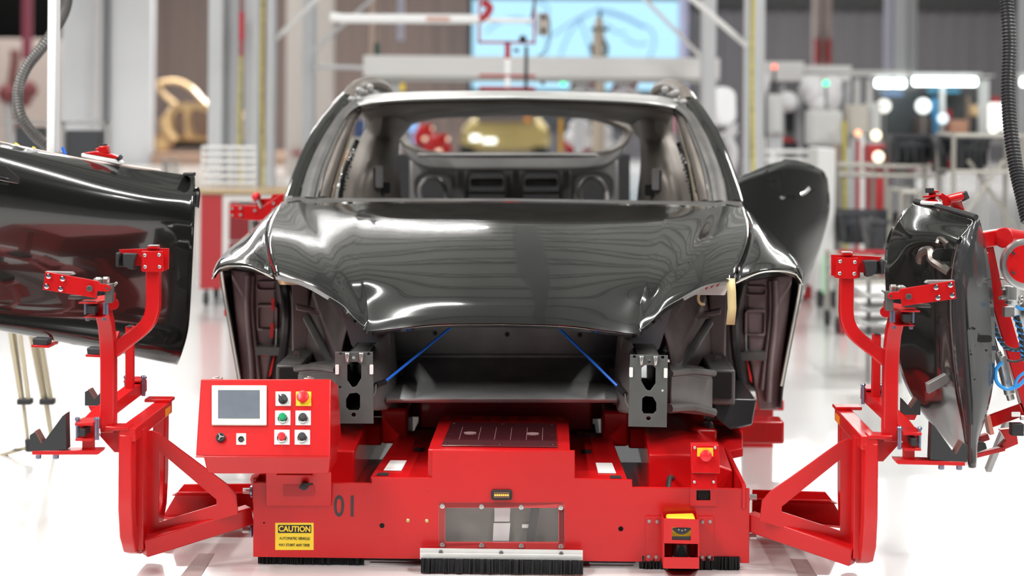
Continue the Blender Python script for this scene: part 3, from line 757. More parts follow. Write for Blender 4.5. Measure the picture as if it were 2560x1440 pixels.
# chassis behind the panel, trays, centre cover
MB().box((-.75, .11, .035), (.75, .80, .185)).o('chassis', RED, cart, bevel=.004)
MB().box((-.34, .80, .06), (.34, 1.95, .185)).o('spine_box', RED, cart, bevel=.004)
for sd in (-1, 1): MB().box((sd*.50, .80, .05), (sd*.74, 1.95, .185)).o('side_box', RED, cart, bevel=.004)
z = .262
mb = MB()
zc = L(929,1194,6.095).z
f = [(-.393, .008, .185), (.393, .008, .185), (.393, .008, zc), (-.393, .008, zc)]
g = [(-.36, .8, .185), (.36, .8, .185), (.36, .8, zc + .015), (-.36, .8, zc + .015)]
MB().hexa(f, g).o('centre_cover', RED, cart, bevel=.004)
zt = L(1258,1126,6.09).z
bx = MB().box((-.2165, .006, zc-.01), (.2165, .69, zt)).o('battery_cover', RED, cart, bevel=.003)
# tinted plate on top of the box
mb = MB().prism([(-.178, .05, zt), (.178, .05, zt), (.172, .50, zt), (-.172, .50, zt)], (0, 0, .006))
tp_ = mb.o('smoked_top_plate', mat('smoked_plate', (.10,.018,.024), .1, coat=.8, coat_r=.02), cart, bevel=.002)
mb = MB()
for x, y in ((-.165,.08),(0,.075),(.165,.08),(-.163,.27),(.163,.27),(-.16,.47),(0,.475),(.16,.47)): mb.ball((x, y, zt+.006), .0055, 1, 1, .5, 10)
mb.o('plate_screw', CHROME, tp_)
mb = MB()
for x in (-.13,-.07,-.02,.03,.08,.13): mb.box((x, .16, zt+.006), (x+.0015, .40, zt+.0068))
for x in (-.10, .10): mb.lathe((x, .28, zt+.006), (0,0,1), [(.02,0),(.02,.002),(.012,.003)], 16)
mb.o('plate_line', mat('plate_mark', (.35,.22,.22), .3), tp_)
mb = MB()
for x, w_ in ((-.195,.012),(-.09,.02),(-.028,.016),(.03,.016),(.10,.02),(.19,.012)): mb.box((x-w_, .60, zt), (x+w_, .66, zt+.002))
mb.o('warning_mark', mat('orange_red_mark', (.9,.08,.03), .4), tp_)
# labels and slots on the centre cover
mb = MB()
for sx in (-1, 1): mb.prism([(sx*.305, .10, zc+.003), (sx*.36, .10, zc+.003), (sx*.352, .26, zc+.006), (sx*.30, .26, zc+.006)], (0,0,.001))
lbm = mb.o('cover_label', WPAPER, cart)
mb = MB()
for sx in (-1, 1):
    mb.prism([(sx*.34, .025, zc+.001), (sx*.375, .025, zc+.001), (sx*.373, .065, zc+.002), (sx*.34, .065, zc+.002)], (0,0,.001))
    mb.prism([(sx*.255, .42, zc+.009), (sx*.29, .42, zc+.009), (sx*.288, .48, zc+.010), (sx*.255, .48, zc+.010)], (0,0,.001))
mb.o('cover_slot', HOLE, cart)
# side trays and rails
for sd in (-1, 1):
    nm = 'side_rail'
    f = [(sd*.47,.30,.18),(sd*.74,.30,.18),(sd*.74,.30,.25),(sd*.60,.30,.30),(sd*.47,.30,.30)]
    g = [(sd*.47,1.2,.18),(sd*.74,1.2,.18),(sd*.74,1.2,.28),(sd*.60,1.2,.36),(sd*.47,1.2,.36)]
    MB().hexa(f, g).o(nm, RED, cart, bevel=.006)
    MB().box((sd*.74, .01, .185), (sd*.753, 1.2, .262)).o('tray_wall', RED, cart, bevel=.003)
    mb = MB()
    for x, y in ((.44,.10),(.455,.17),(.44,.26)): mb.lathe((sd*x, y, .185), (0,0,1), [(.009,0),(.009,.008),(.006,.01)], 8)
    mb.o('tray_bolt', PRIMD, cart)
mb = MB().merge(pplate([(1675,1162),(1697,1162),(1718,1222),(1672,1222)], [], 6.385, .01)); mb.o('cable_opening', HOLE, cart)
f = [(.50,.03,.185),(.58,.03,.185),(.58,.03,.22),(.50,.03,.22)]
MB().tube([(.52,.1,.2),(.53,.2,.24),(.55,.32,.22)], .008, 8, 4).o('cable', RUB, cart)
# lifting table beams under the car
tb = MB().box((-.70, 1.0, .30), (.70, 1.16, .375)).o('lift_beam', RED, cart, bevel=.008)
MB().box((-.30, .78, .285), (.30, .98, .40)).o('lift_head', mat('mauve_red_block', (.35,.02,.05), .35, coat=.3), cart, bevel=.012)
for sd in (-1, 1):
    MB().box((sd*.33, .70, .255), (sd*.42, .95, .375)).o('lift_arm', RED, cart, bevel=.01)
    MB().box((sd*.42, .72, .245), (sd*.72, .9, .315)).o('support_arm', RED, cart, bevel=.008)
    MB().box((sd*.24, .72, .25), (sd*.31, .9, .30)).o('guide_rail', PRIMD, cart, bevel=.004)
    MB().box((sd*.70, 1.0, .22), (sd*.98, 1.12, .30)).o('side_outrigger', RED, cart, bevel=.008)
    MB().prism([(sd*.56,.62,.185),(sd*.80,.62,.24),(sd*.86,1.3,.24),(sd*.56,1.3,.30)], (0,0,.03)).o('outer_wing', RED, cart, bevel=.004)
    MB().box((sd*.80, 1.4, .24), (sd*.9, 1.55, .33)).o('body_support', RED, cart, bevel=.01)
    for y_ in (.5, 1.5):
        MB().box((sd*.40, y_+.6, .375), (sd*.30, y_+.75, .42)).o('support_foot', RED, cart, bevel=.006)
# brushes along the floor
BR = mat('black_brush_bristle', (.012,.012,.014), .7, noise=.8, nscale=90, stretch=(6,1,.1), bump=1, bscale=400)
def brush(x0, x1, y, z1, z0=0.0, name='brush_skirt', p=None):
    n = int((x1-x0)/.0045); mb = MB(); random.seed(int(x0*100)+500)
    for i in range(n):
        x = x0 + (x1-x0)*i/n; j = random.uniform(-.002,.002); yy = y + random.uniform(-.006,.006)
        mb.prism([(x, yy, z0+random.uniform(0,.005)), (x+.0042+j, yy, z0+random.uniform(0,.005)), (x+.0045, yy+.003, z1), (x, yy+.003, z1)], (0, .008, 0))
    mb.box((x0, y+.004, z0+.0015), (x1, y+.014, z1))
    return mb.o(name, BR, p or cart, smooth=False)
brush(-.735, -.41, .006, .04)
brush(.43, .735, .006, .04)
MB().box((-.40, .05, .008), (.42, .06, .035)).o('rubber_skirt', RUB, cart)
for sd in (-1, 1): MB().box((sd*.735, .05, .006), (sd*.725, 1.9, .036)).o('rubber_skirt', RUB, cart)
mb = MB().merge(pplate([(1050,1371),(1457,1376),(1457,1391),(1050,1386)], [], 6.03, .006)).merge(pplate([(1050,1384),(1457,1389),(1457,1402),(1050,1398)], [], 6.015, .05))
al = mb.o('aluminium_strip', mat('pale_aluminium', (.72, .72, .70), .35, metal=.35, noise=.08, nscale=20), cart, bevel=.001)
mb = MB()
for x in (1102,1253,1403): mb.lathe(L(x, 1380+(x-1102)*.013, 6.028), (0,-1,0), [(.006,0),(.006,.003),(.003,.004)], 10)
mb.o('strip_screw', PRIMD, al)
a = L(1052,1398,6.0); b_ = L(1458,1400,6.0)
brush(a.x, b_.x, a.y, a.z, .002, 'front_brush', al)
# side bolts on the flanks
for sd in (-1, 1):
    for z_, r in ((.213, .02), (.092, .022)):
        w_ = MB().lathe((sd*.756, .06, z_), (sd,0,0), [(r*.6,0),(r,.004),(r,.009),(r*.6,.013)], 16).o('blue_washer', BLUST, cart)
        MB().cyl((sd*.768, .06, z_), (sd*.79, .06, z_), .009, n=8).o('side_bolt', STEEL, w_)
# scanner in its guard
gd = MB()
gd.merge(pplate(orect(1614, 1290, 1784, 1402, 2), [orect(1664, 1300, 1742, 1396, 2)], 6.084, .008, bev=.001))
gd.o('scanner_mount_plate', RED, cart)
mb = MB()
for x, y in ((1623,1303),(1643,1304),(1756,1305),(1775,1304),(1622,1391),(1641,1392),(1755,1393),(1773,1392)): mb.lathe(L(x, y, 6.08), (0,-1,0), [(.0055,0),(.0055,.003),(.003,.004)], 8)
mb.o('mount_screw', PRIM, cart)
gh = MB()
W = lambda x, y, d=6.0: L(x, y, d)
gh.merge(pplate([(1660,1296),(1747,1299),(1748,1360),(1659,1358)], [[(1680,1318),(1728,1319),(1727,1351),(1680,1350)]], 5.97, .004))
gh.merge(pplate([(1658,1393),(1748,1394),(1748,1422),(1658,1421)], [], 5.97, .004))
for x in (1658, 1745): gh.prism([L(x,1300,5.975), L(x+3,1300,5.975), L(x+3,1421,5.975), L(x,1421,5.975)], (0, .11, 0))
gh.prism([L(1658,1421,5.975), L(1748,1422,5.975), L(1748,1422,6.08), L(1658,1421,6.08)], (0,0,.004))
gh.o('scanner_guard', RED, cart)
sc_ = MB().prism([L(1665,1304,6.00), L(1742,1304,6.00), L(1740,1350,6.00), L(1667,1350,6.00)], (0,.06,0)).o('safety_scanner', YEL, cart, bevel=.008)
MB().prism([L(1668,1293,6.02), L(1736,1291,6.02), L(1740,1304,6.01), L(1666,1304,6.01)], (0,.05,0)).o('scanner_lid', YEL, sc_, bevel=.004)
MB().merge(pplate(smooth2([(1683,1320),(1726,1320),(1722,1329),(1712,1335),(1704,1336),(1696,1335),(1686,1329)], 3), [], 5.975, .003)).o('scanner_badge', RUB, sc_)
MB().merge(pplate([(1680,1341),(1728,1341),(1728,1351),(1680,1351)], [], 5.974, .003)).merge(pplate([(1672,1302),(1736,1302),(1736,1308),(1672,1308)], [], 5.996, .003)).o('scanner_label', RUB, sc_)
mb = MB()
for k in range(3): mb.merge(pplate(circ(1697+8*k, 1324.5+(2 if k == 1 else 0), 2.2, 8), [], 5.972, .002))
mb.o('status_window', PRIM, sc_)
MB().lathe(L(1703,1358,6.02), (0,0,-1), [(.026,0),(.028,.02),(.03,.035),(.024,.044)], 24).o('scanner_lens', mat('black_glass', (.01,.01,.012), .08, coat=1), sc_)
# emergency stop box on the right corner
mb = MB().prism([L(1727,1113,6.04), L(1797,1112,6.04), L(1800,1184,6.02), L(1729,1183,6.02)], (0, .05, 0))
es = mb.o('stop_box', RED, cart, bevel=.002)
mb = MB().prism([L(1728,1185,6.04), L(1792,1185,6.04), L(1792,1222,6.03), L(1728,1222,6.03)], (0,.02,0)).merge(pplate([(1725,1220),(1793,1220),(1793,1265),(1725,1265)], [orect(1741, 1226, 1776, 1251, 2)], 6.08, .006))
mb.o('stop_box_bracket', RED, es)
mb = MB().merge(pplate(orect(1741, 1226, 1776, 1251, 2), [], 6.0875, .002)); mb.o('bracket_window', HOLE, es)
MB().merge(pplate(orect(1743, 1120, 1783, 1156, 1), [], 6.032, .004)).o('yellow_plate', YEL, es)
def mush(c, ax, s=1, m=REDB):
    return MB().lathe(c, ax, [(.011*s,0),(.011*s,.008*s),(.0185*s,.009*s),(.020*s,.014*s),(.018*s,.020*s),(.009*s,.0235*s),(.001,.0238*s)], 24)
mush(L(1764,1139,6.03), (0,-1,.1), .9).o('emergency_stop', REDB, es)
mb = MB()
for x, y in ((1737,1119),(1788,1119),(1739,1171),(1789,1170),(1736,1205),(1784,1205)): mb.lathe(L(x, y, 6.03), (0,-1,0), [(.0045,0),(.0045,.002),(.003,.003)], 10)
mb.o('box_screw', STEEL, es)
# ---------------- control console
co = thing('control_console', 'red control console with grey touch screen and round push buttons beside the cart', 'control panel', L(745,1206,6.05), frame=FC)
A_, B_, C__, D_ = L(502,948,5.99), L(827,948,5.99), L(826,1142,5.86), L(489,1140,5.86)
nrm = (B_-A_).cross(D_-A_).normalized()
if nrm.y > 0: nrm = -nrm
face = [A_, B_, C__, D_]
bk = [p + Vector((0, .16, 0)) for p in (A_, B_)] + [p + Vector((0, .22, 0)) for p in (C__, D_)]
hs = MB().hexa(face, [A_ + Vector((0,.2,-.045)), B_ + Vector((0,.2,-.045)), C__ + Vector((0,.30,0)), D_ + Vector((0,.30,0))]).o('housing', RED, co, bevel=.003)
lo = [D_ + Vector((.018,.02,0)), C__ + Vector((-.002,.02,0)), L(822,1185,5.93), L(518,1184,5.93)]
MB().prism(lo, (0,.22,0)).o('lower_housing', RED, co, bevel=.004)
MB().bar(L(489,1142,5.855), L(826,1144,5.855), .006, .004).o('face_lip', RED, hs, bevel=.001)
ux = (B_-A_).normalized(); uz = (A_-D_).normalized(); W0 = (B_-A_).length; H0 = (A_-D_).length
def fcp(px, py, h=0):
    "pixel -> point on the tilted console face"
    v = (py-948)/193.0; xl = 502 + (489-502)*v; xr = 827 + (826-827)*v
    u = (px-xl)/(xr-xl)
    top = A_.lerp(B_, u); bot = D_.lerp(C__, u)
    return top.lerp(bot, v) + nrm*h
def fbox(x0, y0, x1, y1, h0, h1, mb=None):
    mb = mb or MB(); a = [(x0,y0),(x1,y0),(x1,y1),(x0,y1)]
    return mb.hexa([fcp(x, y, h1) for x, y in a], [fcp(x, y, h0) for x, y in a])
sb = MB(); fbox(530, 966, 667, 1066, 0, .008, sb); sb.o('screen_frame', CREAM, co, bevel=.002)
fbox(546, 979, 650, 1050, .0075, .0095).o('touch_screen', SCREEN, co)
for nm, x, y, m in (('selector',708,998,RUB),('stop',759,998,REDB),('green',707,1046,GRNB),('black',758,1046,RUB),('red',705,1094,REDB),('black',756,1094,RUB)):
    pm = YEL if nm == 'stop' else PLAW
    pn = fbox(x-19, y-18, x+19, y+18, 0, .002).o('button_plate', pm, co)
    if nm == 'stop':
        mush(fcp(x-1, y-1, .002), nrm, .93).o('emergency_stop', REDB, pn)
    elif nm == 'selector':
        k = MB().lathe(fcp(x, y+3, .002), nrm, [(.014,0),(.014,.006),(.0125,.007),(.0125,.016),(.009,.018),(.001,.018)], 20)
        k.bar(fcp(x-9, y-5, .018), fcp(x+8, y+10, .018), .007, .008, nrm).o('selector_switch', m, pn)
        MB().bar(fcp(x-11, y-8, .021), fcp(x-3, y, .0225), .003, .003, nrm).o('pointer', PLAW, pn)
    else:
        MB().lathe(fcp(x, y+3, .002), nrm, [(.0145,0),(.0145,.007),(.012,.009),(.001,.009)], 20).o('button_bezel', CHROME, pn)
        MB().lathe(fcp(x, y+2, .010), nrm, [(.0115,0),(.0115,.009),(.009,.0115),(.001,.012)], 20).o('push_button', m, pn)
bz = MB().lathe(fcp(552, 1097, 0), nrm, [(.0135,0),(.0135,.010),(.011,.012),(.009,.012),(.009,.009),(.001,.009)], 18).o('buzzer', RUB, co)
mb = MB()
for a in range(3): mb.bar(fcp(552+9*math.cos(a*2.1), 1097+9*math.sin(a*2.1), .0125), fcp(552-3*math.cos(a*2.1), 1097-3*math.sin(a*2.1), .0125), .003, .002, nrm)
mb.o('buzzer_slot', PRIM, bz)
sk_ = fbox(591, 1085, 615, 1113, 0, .002).o('socket_plate', CREAM, co)
MB().lathe(fcp(603, 1100, .002), nrm, [(.009,0),(.009,.004),(.007,.005),(.007,.002),(.001,.002)], 16).o('socket', RUB, sk_)
mb = MB()
for x in (543, 773):
    c = L(x, 946, 6.02); mb.box(c - Vector((.015,.01,.004)), c + Vector((.015,.01,.002))); mb.box(c - Vector((.006,.006,0)), c + Vector((.006,.006,.006)))
mb.o('lid_latch', STEEL, co, bevel=.001)
MB().prism([L(665,1180,6.04), L(828,1180,6.04), L(828,1265,6.075), L(665,1265,6.075)], (0,.006,0)).merge(MB().box(L(690,1186,6.0), L(800,1160,6.2))).o('mounting_bracket', RED, co, bevel=.002)
MB().merge(pplate(orect(708, 1211, 786, 1241, 3), [], 6.052, .003)).o('bracket_cover', mat('deep_red_cover', (.42,.014,.018), .35), co)
mb = MB().lathe(L(762,1213,6.05), (0,-1,0), [(.012,0),(.012,.02),(.005,.022)], 14).bar(L(762,1211,6.02), L(782,1210,6.02), .006, .006)
mb.merge(pplate(circ(750,1219,2.5,10), [], 6.049, .002))
mb.o('key_switch', RUB, co)
MB().tube([L(640,1200,6.25), L(660,1190,6.2), L(672,1178,6.15)], .02, 8).o('cable_gland', RED, co)
# ================================================================ door racks
def rack(sd):
    M_ = (lambda v: mir(v)) if sd else (lambda v: v)
    base = M_(L(330,1392,5.95)); base.z = base.z
    if not sd: root = thing('door_rack', 'red steel door rack arm on the console side, its clamps and black V blocks empty', 'rack', base, 'door racks at the cart sides', FC)
    else: root = thing('door_rack', 'red steel door rack arm gripping the small twisted door on a black V block', 'rack', base, 'door racks at the cart sides', FC)
    def ob(name, mb, m=RED, p=None, bevel=.002, **k):
        return (mb.mirror() if sd else mb).o(name, m, p or root, bevel=bevel, **k)
    V = Vector
    # rounded U frame standing along the cart
    x0 = L(319,1070,5.92).x
    a = L(319,1066,5.92); far = L(394,1000,6.42); zt_ = a.z; zb = L(340,1392,5.92).z + .012
    y0, y1 = a.y, far.y
    pth = [V((x0,y0,zt_-.02)), V((x0,y0,zt_-.2)), V((x0,y0,zb+.14)), V((x0,y0+.02,zb+.06)), V((x0,y0+.06,zb+.02)), V((x0,y0+.13,zb)), V((x0,y1-.13,zb)), V((x0,y1-.06,zb+.02)), V((x0,y1-.02,zb+.06)), V((x0,y1,zb+.14)), V((x0,y1,zt_-.2)), V((x0,y1,zt_-.02))]
    ob('frame_tube', MB().sweep(pth, [(-.02,-.032),(.02,-.032),(.02,.032),(-.02,.032)], up=(1,0,0)) if False else MB().sweep(pth, [(-.032,-.02),(.032,-.02),(.032,.02),(-.032,.02)], up=(1,0,0)), bevel=.004)
    ob('top_rail', MB().box((x0-.02,y0-.03,zt_-.04),(x0+.03,y1+.03,zt_)), bevel=.003)
    t = ob('top_flange', MB().box((x0-.05,y1-.02,zt_),(x0+.035,y1+.05,zt_+.01)).box((x0-.06,y0-.035,zt_-.006),(x0+.01,y0+.035,zt_+.004)))
    ob('reflector', MB().box((x0+.0305,y1-.09,zt_-.035),(x0+.032,y1,zt_-.012)), mat('orange_reflector', (.9,.3,.02), .3), t, 0)
    # inner plate with triangular cut-out, leading to the cart side
    gp = pplate([(352,1078),(380,1077),(398,1084),(572,1214),(590,1236),(595,1285),(372,1352),(358,1352),(352,1320)], [[(399,1129),(541,1249),(541,1262),(396,1306)]], 6.08, .008, bev=.001)
    ob('gusset_plate', gp, bevel=0)
    ob('inner_post', MB().bar(L(350,1070,6.0), L(350,1370,6.0), .03, .05, (0,1,0)))
    ob('lower_arm', MB().rtube([L(358,1368,6.0), L(625,1286,6.16)], .05, .055), bevel=.004)
    ob('rear_arm', MB().prism([L(442,1232,6.7), L(460,1210,6.7), L(640,1210,6.7), L(640,1285,6.7), L(404,1300,6.72), L(408,1290,6.72)], (0,.012,0)).prism([L(442,1234,6.6), L(640,1234,6.6), L(640,1240,6.7), L(430,1240,6.7)], (0,0,.006)).prism([L(404,1300,6.5), L(640,1280,6.5), L(640,1285,6.7), L(404,1300,6.7)], (0,0,.006)))
    # bracket reaching outwards
    ob('bracket_plate', pplate([(252,1078),(303,1078),(303,1131),(286,1131),(250,1090)], [], 5.93, .012, bev=.001), bevel=0)
    ob('outrigger', MB().box(L(262,1078,5.90), L(336,1062,5.99)), bevel=.003)
    # main upright with bent head and branch arm
    up = ob('upright', MB().rtube([L(272,1079,5.93), L(272,900,5.93), L(270,850,5.93), L(266,810,5.92), L(258,775,5.91), L(252,745,5.9)], .042, .05, (0,1,0)), bevel=.004)
    ob('end_cap', MB().merge(pplate([(254,1078),(290,1078),(290,1081),(254,1081)], [], 5.925, .04)), RUB, up, 0)
    br = ob('branch_arm', MB().rtube(catmull([L(284,880,5.94), L(310,858,5.94), L(345,832,5.94), L(368,810,5.94), L(380,785,5.94), L(384,755,5.94), L(384,720,5.94), L(384,660,5.94)], 3), .04, .04, (0,1,0)), bevel=.004)
    # head
    hd_ = ob('clamp_plate', MB().merge(pplate([(355,628),(407,628),(408,679),(355,679)], [], 5.90, .008, bev=.0008)), bevel=0)
    ob('backing_plate', MB().merge(pplate([(352,622),(422,621),(421,673),(352,675)], [], 5.93, .008)).merge(pplate([(352,626),(416,625),(415,677),(352,677)], [], 5.965, .008)).merge(pplate([(296,624),(352,622),(352,664),(335,664)], [], 5.93, .01)), bevel=.001)
    mb = MB()
    for x, y in ((362,638),(398,637),(363,667),(399,667)): mb.lathe(L(x, y, 5.90), (0,-1,0), [(.0055,0),(.0055,.003),(.003,.005),(.001,.005)], 10)
    ob('rivet', mb, STEEL, hd_, 0)
    ob('arm_cap', MB().box(L(368,622,5.92), L(400,614,5.96)), RED, br, .001)
    ob('cap_top', MB().box(L(368,614,5.92), L(400,612,5.96)), STEEL, br, .001)
    pf = [(290,631),(312,633),(325,640),(340,635),(342,650),(332,670),(328,678),(318,668),(303,670),(289,667)]
    ob('rubber_jaw', MB().prism([L(x, y, 5.90) for x, y in [(289,631),(297,634),(296,668),(289,667)]], (0,.06,0)).prism([L(x, y, 5.90) for x, y in [(307,633),(341,635),(335,650),(332,676),(318,671),(307,662)]], (0,.06,0)).prism([L(x, y, 5.945) for x, y in [(290,633),(330,635),(330,668),(290,667)]], (0,.02,0)), RUB, root, .003)
    # toggle clamp
    tg = ob('clamp_lever', pplate([(113.4,679.4),(246,703),(248,709),(268,712)] + [(268+8*math.sin(t_), 721-8*math.cos(t_)) for t_ in (.5,1.1,1.57,2.1,2.6)] + [(262,729),(243,727),(240,745),(107,724)], [], 5.82, .008, bev=.0008), bevel=0)
    for x, y in ((122,690),(157,696.5),(117,715.5),(152,722)):
        s = ob('lever_bolt', MB().lathe(L(x, y, 5.812), (0,-1,0), [(.0075,0),(.0075,.002),(.005,.003)], 14), CHROME, tg, 0)
    mb = MB()
    for x, y in ((122,690),(157,696.5),(117,715.5),(152,722)): mb.lathe(L(x, y, 5.809), (0,-1,0), [(.0045,0),(.0045,.002),(.001,.002)], 6)
    ob('bolt_centre', mb, BLUST, tg, 0)
    ob('pivot', MB().lathe(L(224,721,5.812), (0,-1,0), [(.009,0),(.009,.003),(.006,.004),(.006,.002),(.001,.002)], 16), PRIMD, tg, 0)
    ob('tip_pin', MB().lathe(L(268,721,5.812), (0,-1,0), [(.004,0),(.004,.003),(.001,.003)], 10), CHROME, tg, 0)
    ob('lever_block', MB().prism([L(112,679,5.83), L(178,681,5.83), L(184,687,5.83), L(170,690,5.83), L(114,682,5.83)], (0,.03,0)).prism([L(120,684,5.825), L(240,705,5.825), L(236,742,5.825), L(116,720,5.825)], (0,.02,0)), PRIM, tg, .001)
    ob('clamp_bracket', MB().prism([L(262,711,5.83), L(281,709,5.83), L(280,758,5.83), L(261,758,5.83)], (0,.03,0)), PRIMD, root, .003)
    mb = MB()
    for x, y in ((246,702),(265,701)): mb.lathe(L(x, y+10, 5.86), (0,0,1), [(.011,0),(.011,.014),(.012,.016),(.009,.022)], 6)
    mb.bar(L(282,716,5.86), L(293,706,5.86), .007, .007).bar(L(235,701,5.86), L(250,697,5.86), .012, .01)
    ob('clamp_nut', mb, STEEL, root, .001)
    ob('clamp_base', MB().box(L(196,759,5.83), L(261,748,5.92)).box(L(208,794,5.83), L(271,785,5.92)), bevel=.001)
    ob('stop_bar', MB().box(L(170,748,5.84), L(244,738,5.87)), PRIMD, root, .002)
    ob('clamp_spacer', MB().box(L(216,785,5.84), L(250,759,5.9)), RUB, root, .002)
    mb = MB()
    for x in (261, 268): mb.cyl(L(x,758,5.84), L(x,786,5.84), .004, n=10)
    for x in (219, 261): mb.lathe(L(x,795,5.85), (0,0,-1), [(.006,0),(.006,.007),(.004,.008)], 6)
    mb.cyl(L(213,759,5.84), L(213,786,5.84), .003, n=8)
    ob('clamp_bolt', mb, BLUST, root, 0)
    ob('clamp_disc', MB().cyl(L(283,760,5.88), L(283,760,5.92), .017, n=20).box(L(282,748,5.88), L(290,732,5.9)), bevel=.001)
    # second, thinner upright at the back
    ob('rear_upright', MB().bar(L(325,984,6.32), L(325,815,6.32), .025, .025, (0,1,0)).box(L(312,990,6.28), L(336,983,6.36)))
    ob('upright_cap', MB().box(L(315,818,6.30), L(335,812,6.34)), RUB, root, .001)
    # long rail with the two clamp stations
    ob('long_rail', MB().rtube([L(212,1077,5.92), L(250,1038,6.05), L(352,962,6.45)], .042, .04), bevel=.003)
    def station(dx, dy, k, d):
        X = lambda x, y, dd=0: L(225 + dx + (x-225)*k, 1070 + dy + (y-1070)*k, d + dd)
        ob('clamp_station', MB().box(X(187,1057,-.05), X(252,1051,.05)).box(X(188,1096,-.05), X(250,1089,.05)), bevel=.001)
        ob('station_cap', MB().box(X(198,1091,-.056), X(227,1062,.02)), RUB, root, .001)
        mb = MB()
        for x in (192, 196, 240, 245):
            yy = -.04 if x in (192, 240) else -.02
            mb.cyl(X(x,1100,yy), X(x,1050,yy), .0035, n=8).lathe(X(x,1050,yy), (0,0,1), [(.006,0),(.006,.004),(.0035,.008),(.001,.009)], 8)
        ob('station_bolt', mb, BLUST, root, 0)
    station(0, 0, 1, 5.88); station(118, -107, .9, 6.42)
    def vblock(pts, px, d, shelf, k=1):
        s = ob('shelf_bar', MB().prism([L(x, y, d) for x, y in shelf], (0,.06,0)), bevel=.001)
        ob('v_block', MB().prism([L(x, y, d) for x, y in pts], (0,.05*k,0)), mat('black_nylon_block', (.025,.026,.028), .5), root, .001)
        ob('block_liner', MB().prism([L(x, y, d + .002) for x, y in px], (0,.046*k,0)), mat('brown_pad_liner', (.16,.07,.06), .5), root, 0)
    vblock([(74,1088),(86,1080),(102,1109),(110,1103),(156,1040),(164,1034),(166,1124),(75,1128)], [(86,1078),(90,1078),(106,1107),(102,1109)], 5.84, [(80,1127),(252,1126),(250,1133),(244,1137),(80,1137)])
    ob('shelf_stem', MB().box(L(205,1128,5.86), L(238,1094,5.9)), bevel=.001)
    mb = MB()
    for x in (96, 140): mb.lathe(L(x,1137,5.87), (0,0,-1), [(.009,0),(.009,.01),(.006,.012)], 8)
    ob('shelf_bolt', mb, BLUST, root, 0)
    vblock([(212,980),(220,976),(236,998),(256,976),(256,1014),(212,1014)], [(220,974),(224,974),(238,996),(236,998)], 6.28, [(220,1014),(262,1014),(262,1027),(226,1027)])
    return root
rk = rack(0); rk2 = rack(1)
# low pads that carry the lower edge of the door on the console side
for a, b_, nm in ((((80,846),(118,842),(158,852),(118,862)),(1,), 'pad'), (((216,870),(240,868),(262,880),(236,886)),(1,), 'pad')):
    d = 6.55 if a[0][0] < 100 else 6.4
    pts = [P(x, y, d) for x, y in a]
    pp = FCI
    mb = MB().prism([pp @ P(x, y, d) for x, y in ((a[0][0],a[0][1]), (a[0][0]+40,a[0][1]+2), (a[0][0]+38,a[0][1]+18), (a[0][0]+2,a[0][1]+16))], (0,.06,0))
    pd = mb.o('rest_pad', RUB, rk, bevel=.004)
    mb = MB().prism([pp @ P(x, y, d) for x, y in ((a[0][0]-2,a[0][1]+16), (a[0][0]+42,a[0][1]+18), (a[0][0]+42,a[0][1]+24), (a[0][0]-2,a[0][1]+22))], (0,.08,0))
    mb.o('rest_plate', RED, pd, bevel=.001)
    y0_, = (1,)
    MB().rtube([pp @ P(a[0][0]+26,a[0][1]+18,d+.03), pp @ P(a[0][0]+60,a[0][1]+10,d+.5), pp @ P(a[0][0]+80,a[0][1]-40,d+.55)], .012, .012).o('rest_arm', RED, pd)
# ================================================================ small twisted door on the right and its lifting arm
sd_ = thing('door_assembly', 'narrow glossy black car door seen edge-on, clamped in the rack by the lifting arm', 'car door', P(2400, 1150, 6.1))
ds = [[(2291,507,6.45),(2262,535,6.5),(2232,580,6.55),(2219,636,6.56),(2220,700,6.56),(2224,770,6.58),(2240,850,6.60),(2262,940,6.60),(2296,1008,6.56),(2350,1075,6.46),(2404,1135,6.28),(2428,1168,6.12)],
      [(2320,514,6.36),(2300,550,6.36),(2280,596,6.35),(2272,640,6.40),(2276,690,6.42),(2280,770,6.44),(2290,850,6.47),(2306,935,6.48),(2330,1000,6.45),(2370,1066,6.36),(2410,1130,6.22),(2429,1168,6.11)],
      [(2372,528,6.20),(2360,560,6.20),(2348,600,6.18),(2338,640,6.26),(2336,690,6.3),(2338,770,6.3),(2344,850,6.32),(2352,930,6.33),(2368,1000,6.30),(2394,1062,6.24),(2418,1130,6.15),(2430,1168,6.10)],
      [(2438,546,6.04),(2436,572,6.03),(2408,604,6.02),(2392,650,6.05),(2386,700,6.08),(2384,770,6.1),(2388,850,6.12),(2396,930,6.12),(2406,1000,6.11),(2416,1060,6.1),(2424,1130,6.1),(2430,1168,6.09)]]
rows = loft([[P(*p) for p in r] for r in ds], 6, 4, 0)
MB().grid(rows).o('outer_skin', BLACKP, sd_, solid=.01, ang=60)
sf = [[(2438,548,6.03),(2410,604,6.01),(2394,650,6.04),(2388,700,6.07),(2386,770,6.09),(2390,850,6.11),(2398,930,6.11),(2408,1000,6.10),(2418,1060,6.09),(2426,1130,6.09),(2431,1168,6.08)],
      [(2441,550,6.04),(2428,610,5.99),(2422,660,5.98),(2420,710,5.98),(2420,780,6.0),(2424,850,6.02),(2430,930,6.04),(2434,1000,6.05),(2434,1060,6.06),(2432,1110,6.08),(2432,1168,6.08)],
      [(2444,560,6.1),(2454,600,6.1),(2464,655,6.1),(2472,710,6.1),(2478,780,6.1),(2481,850,6.1),(2480,920,6.1),(2472,985,6.1),(2456,1045,6.1),(2438,1100,6.1),(2434,1150,6.1)]]
rows = loft([[P(*p) for p in r] for r in sf], 5, 4, 0)
sh_ = MB().grid(rows).o('shut_face', mat('dark_grey_satin_paint', (.04,.042,.044), .22, coat=.6), sd_, solid=.01, ang=60)
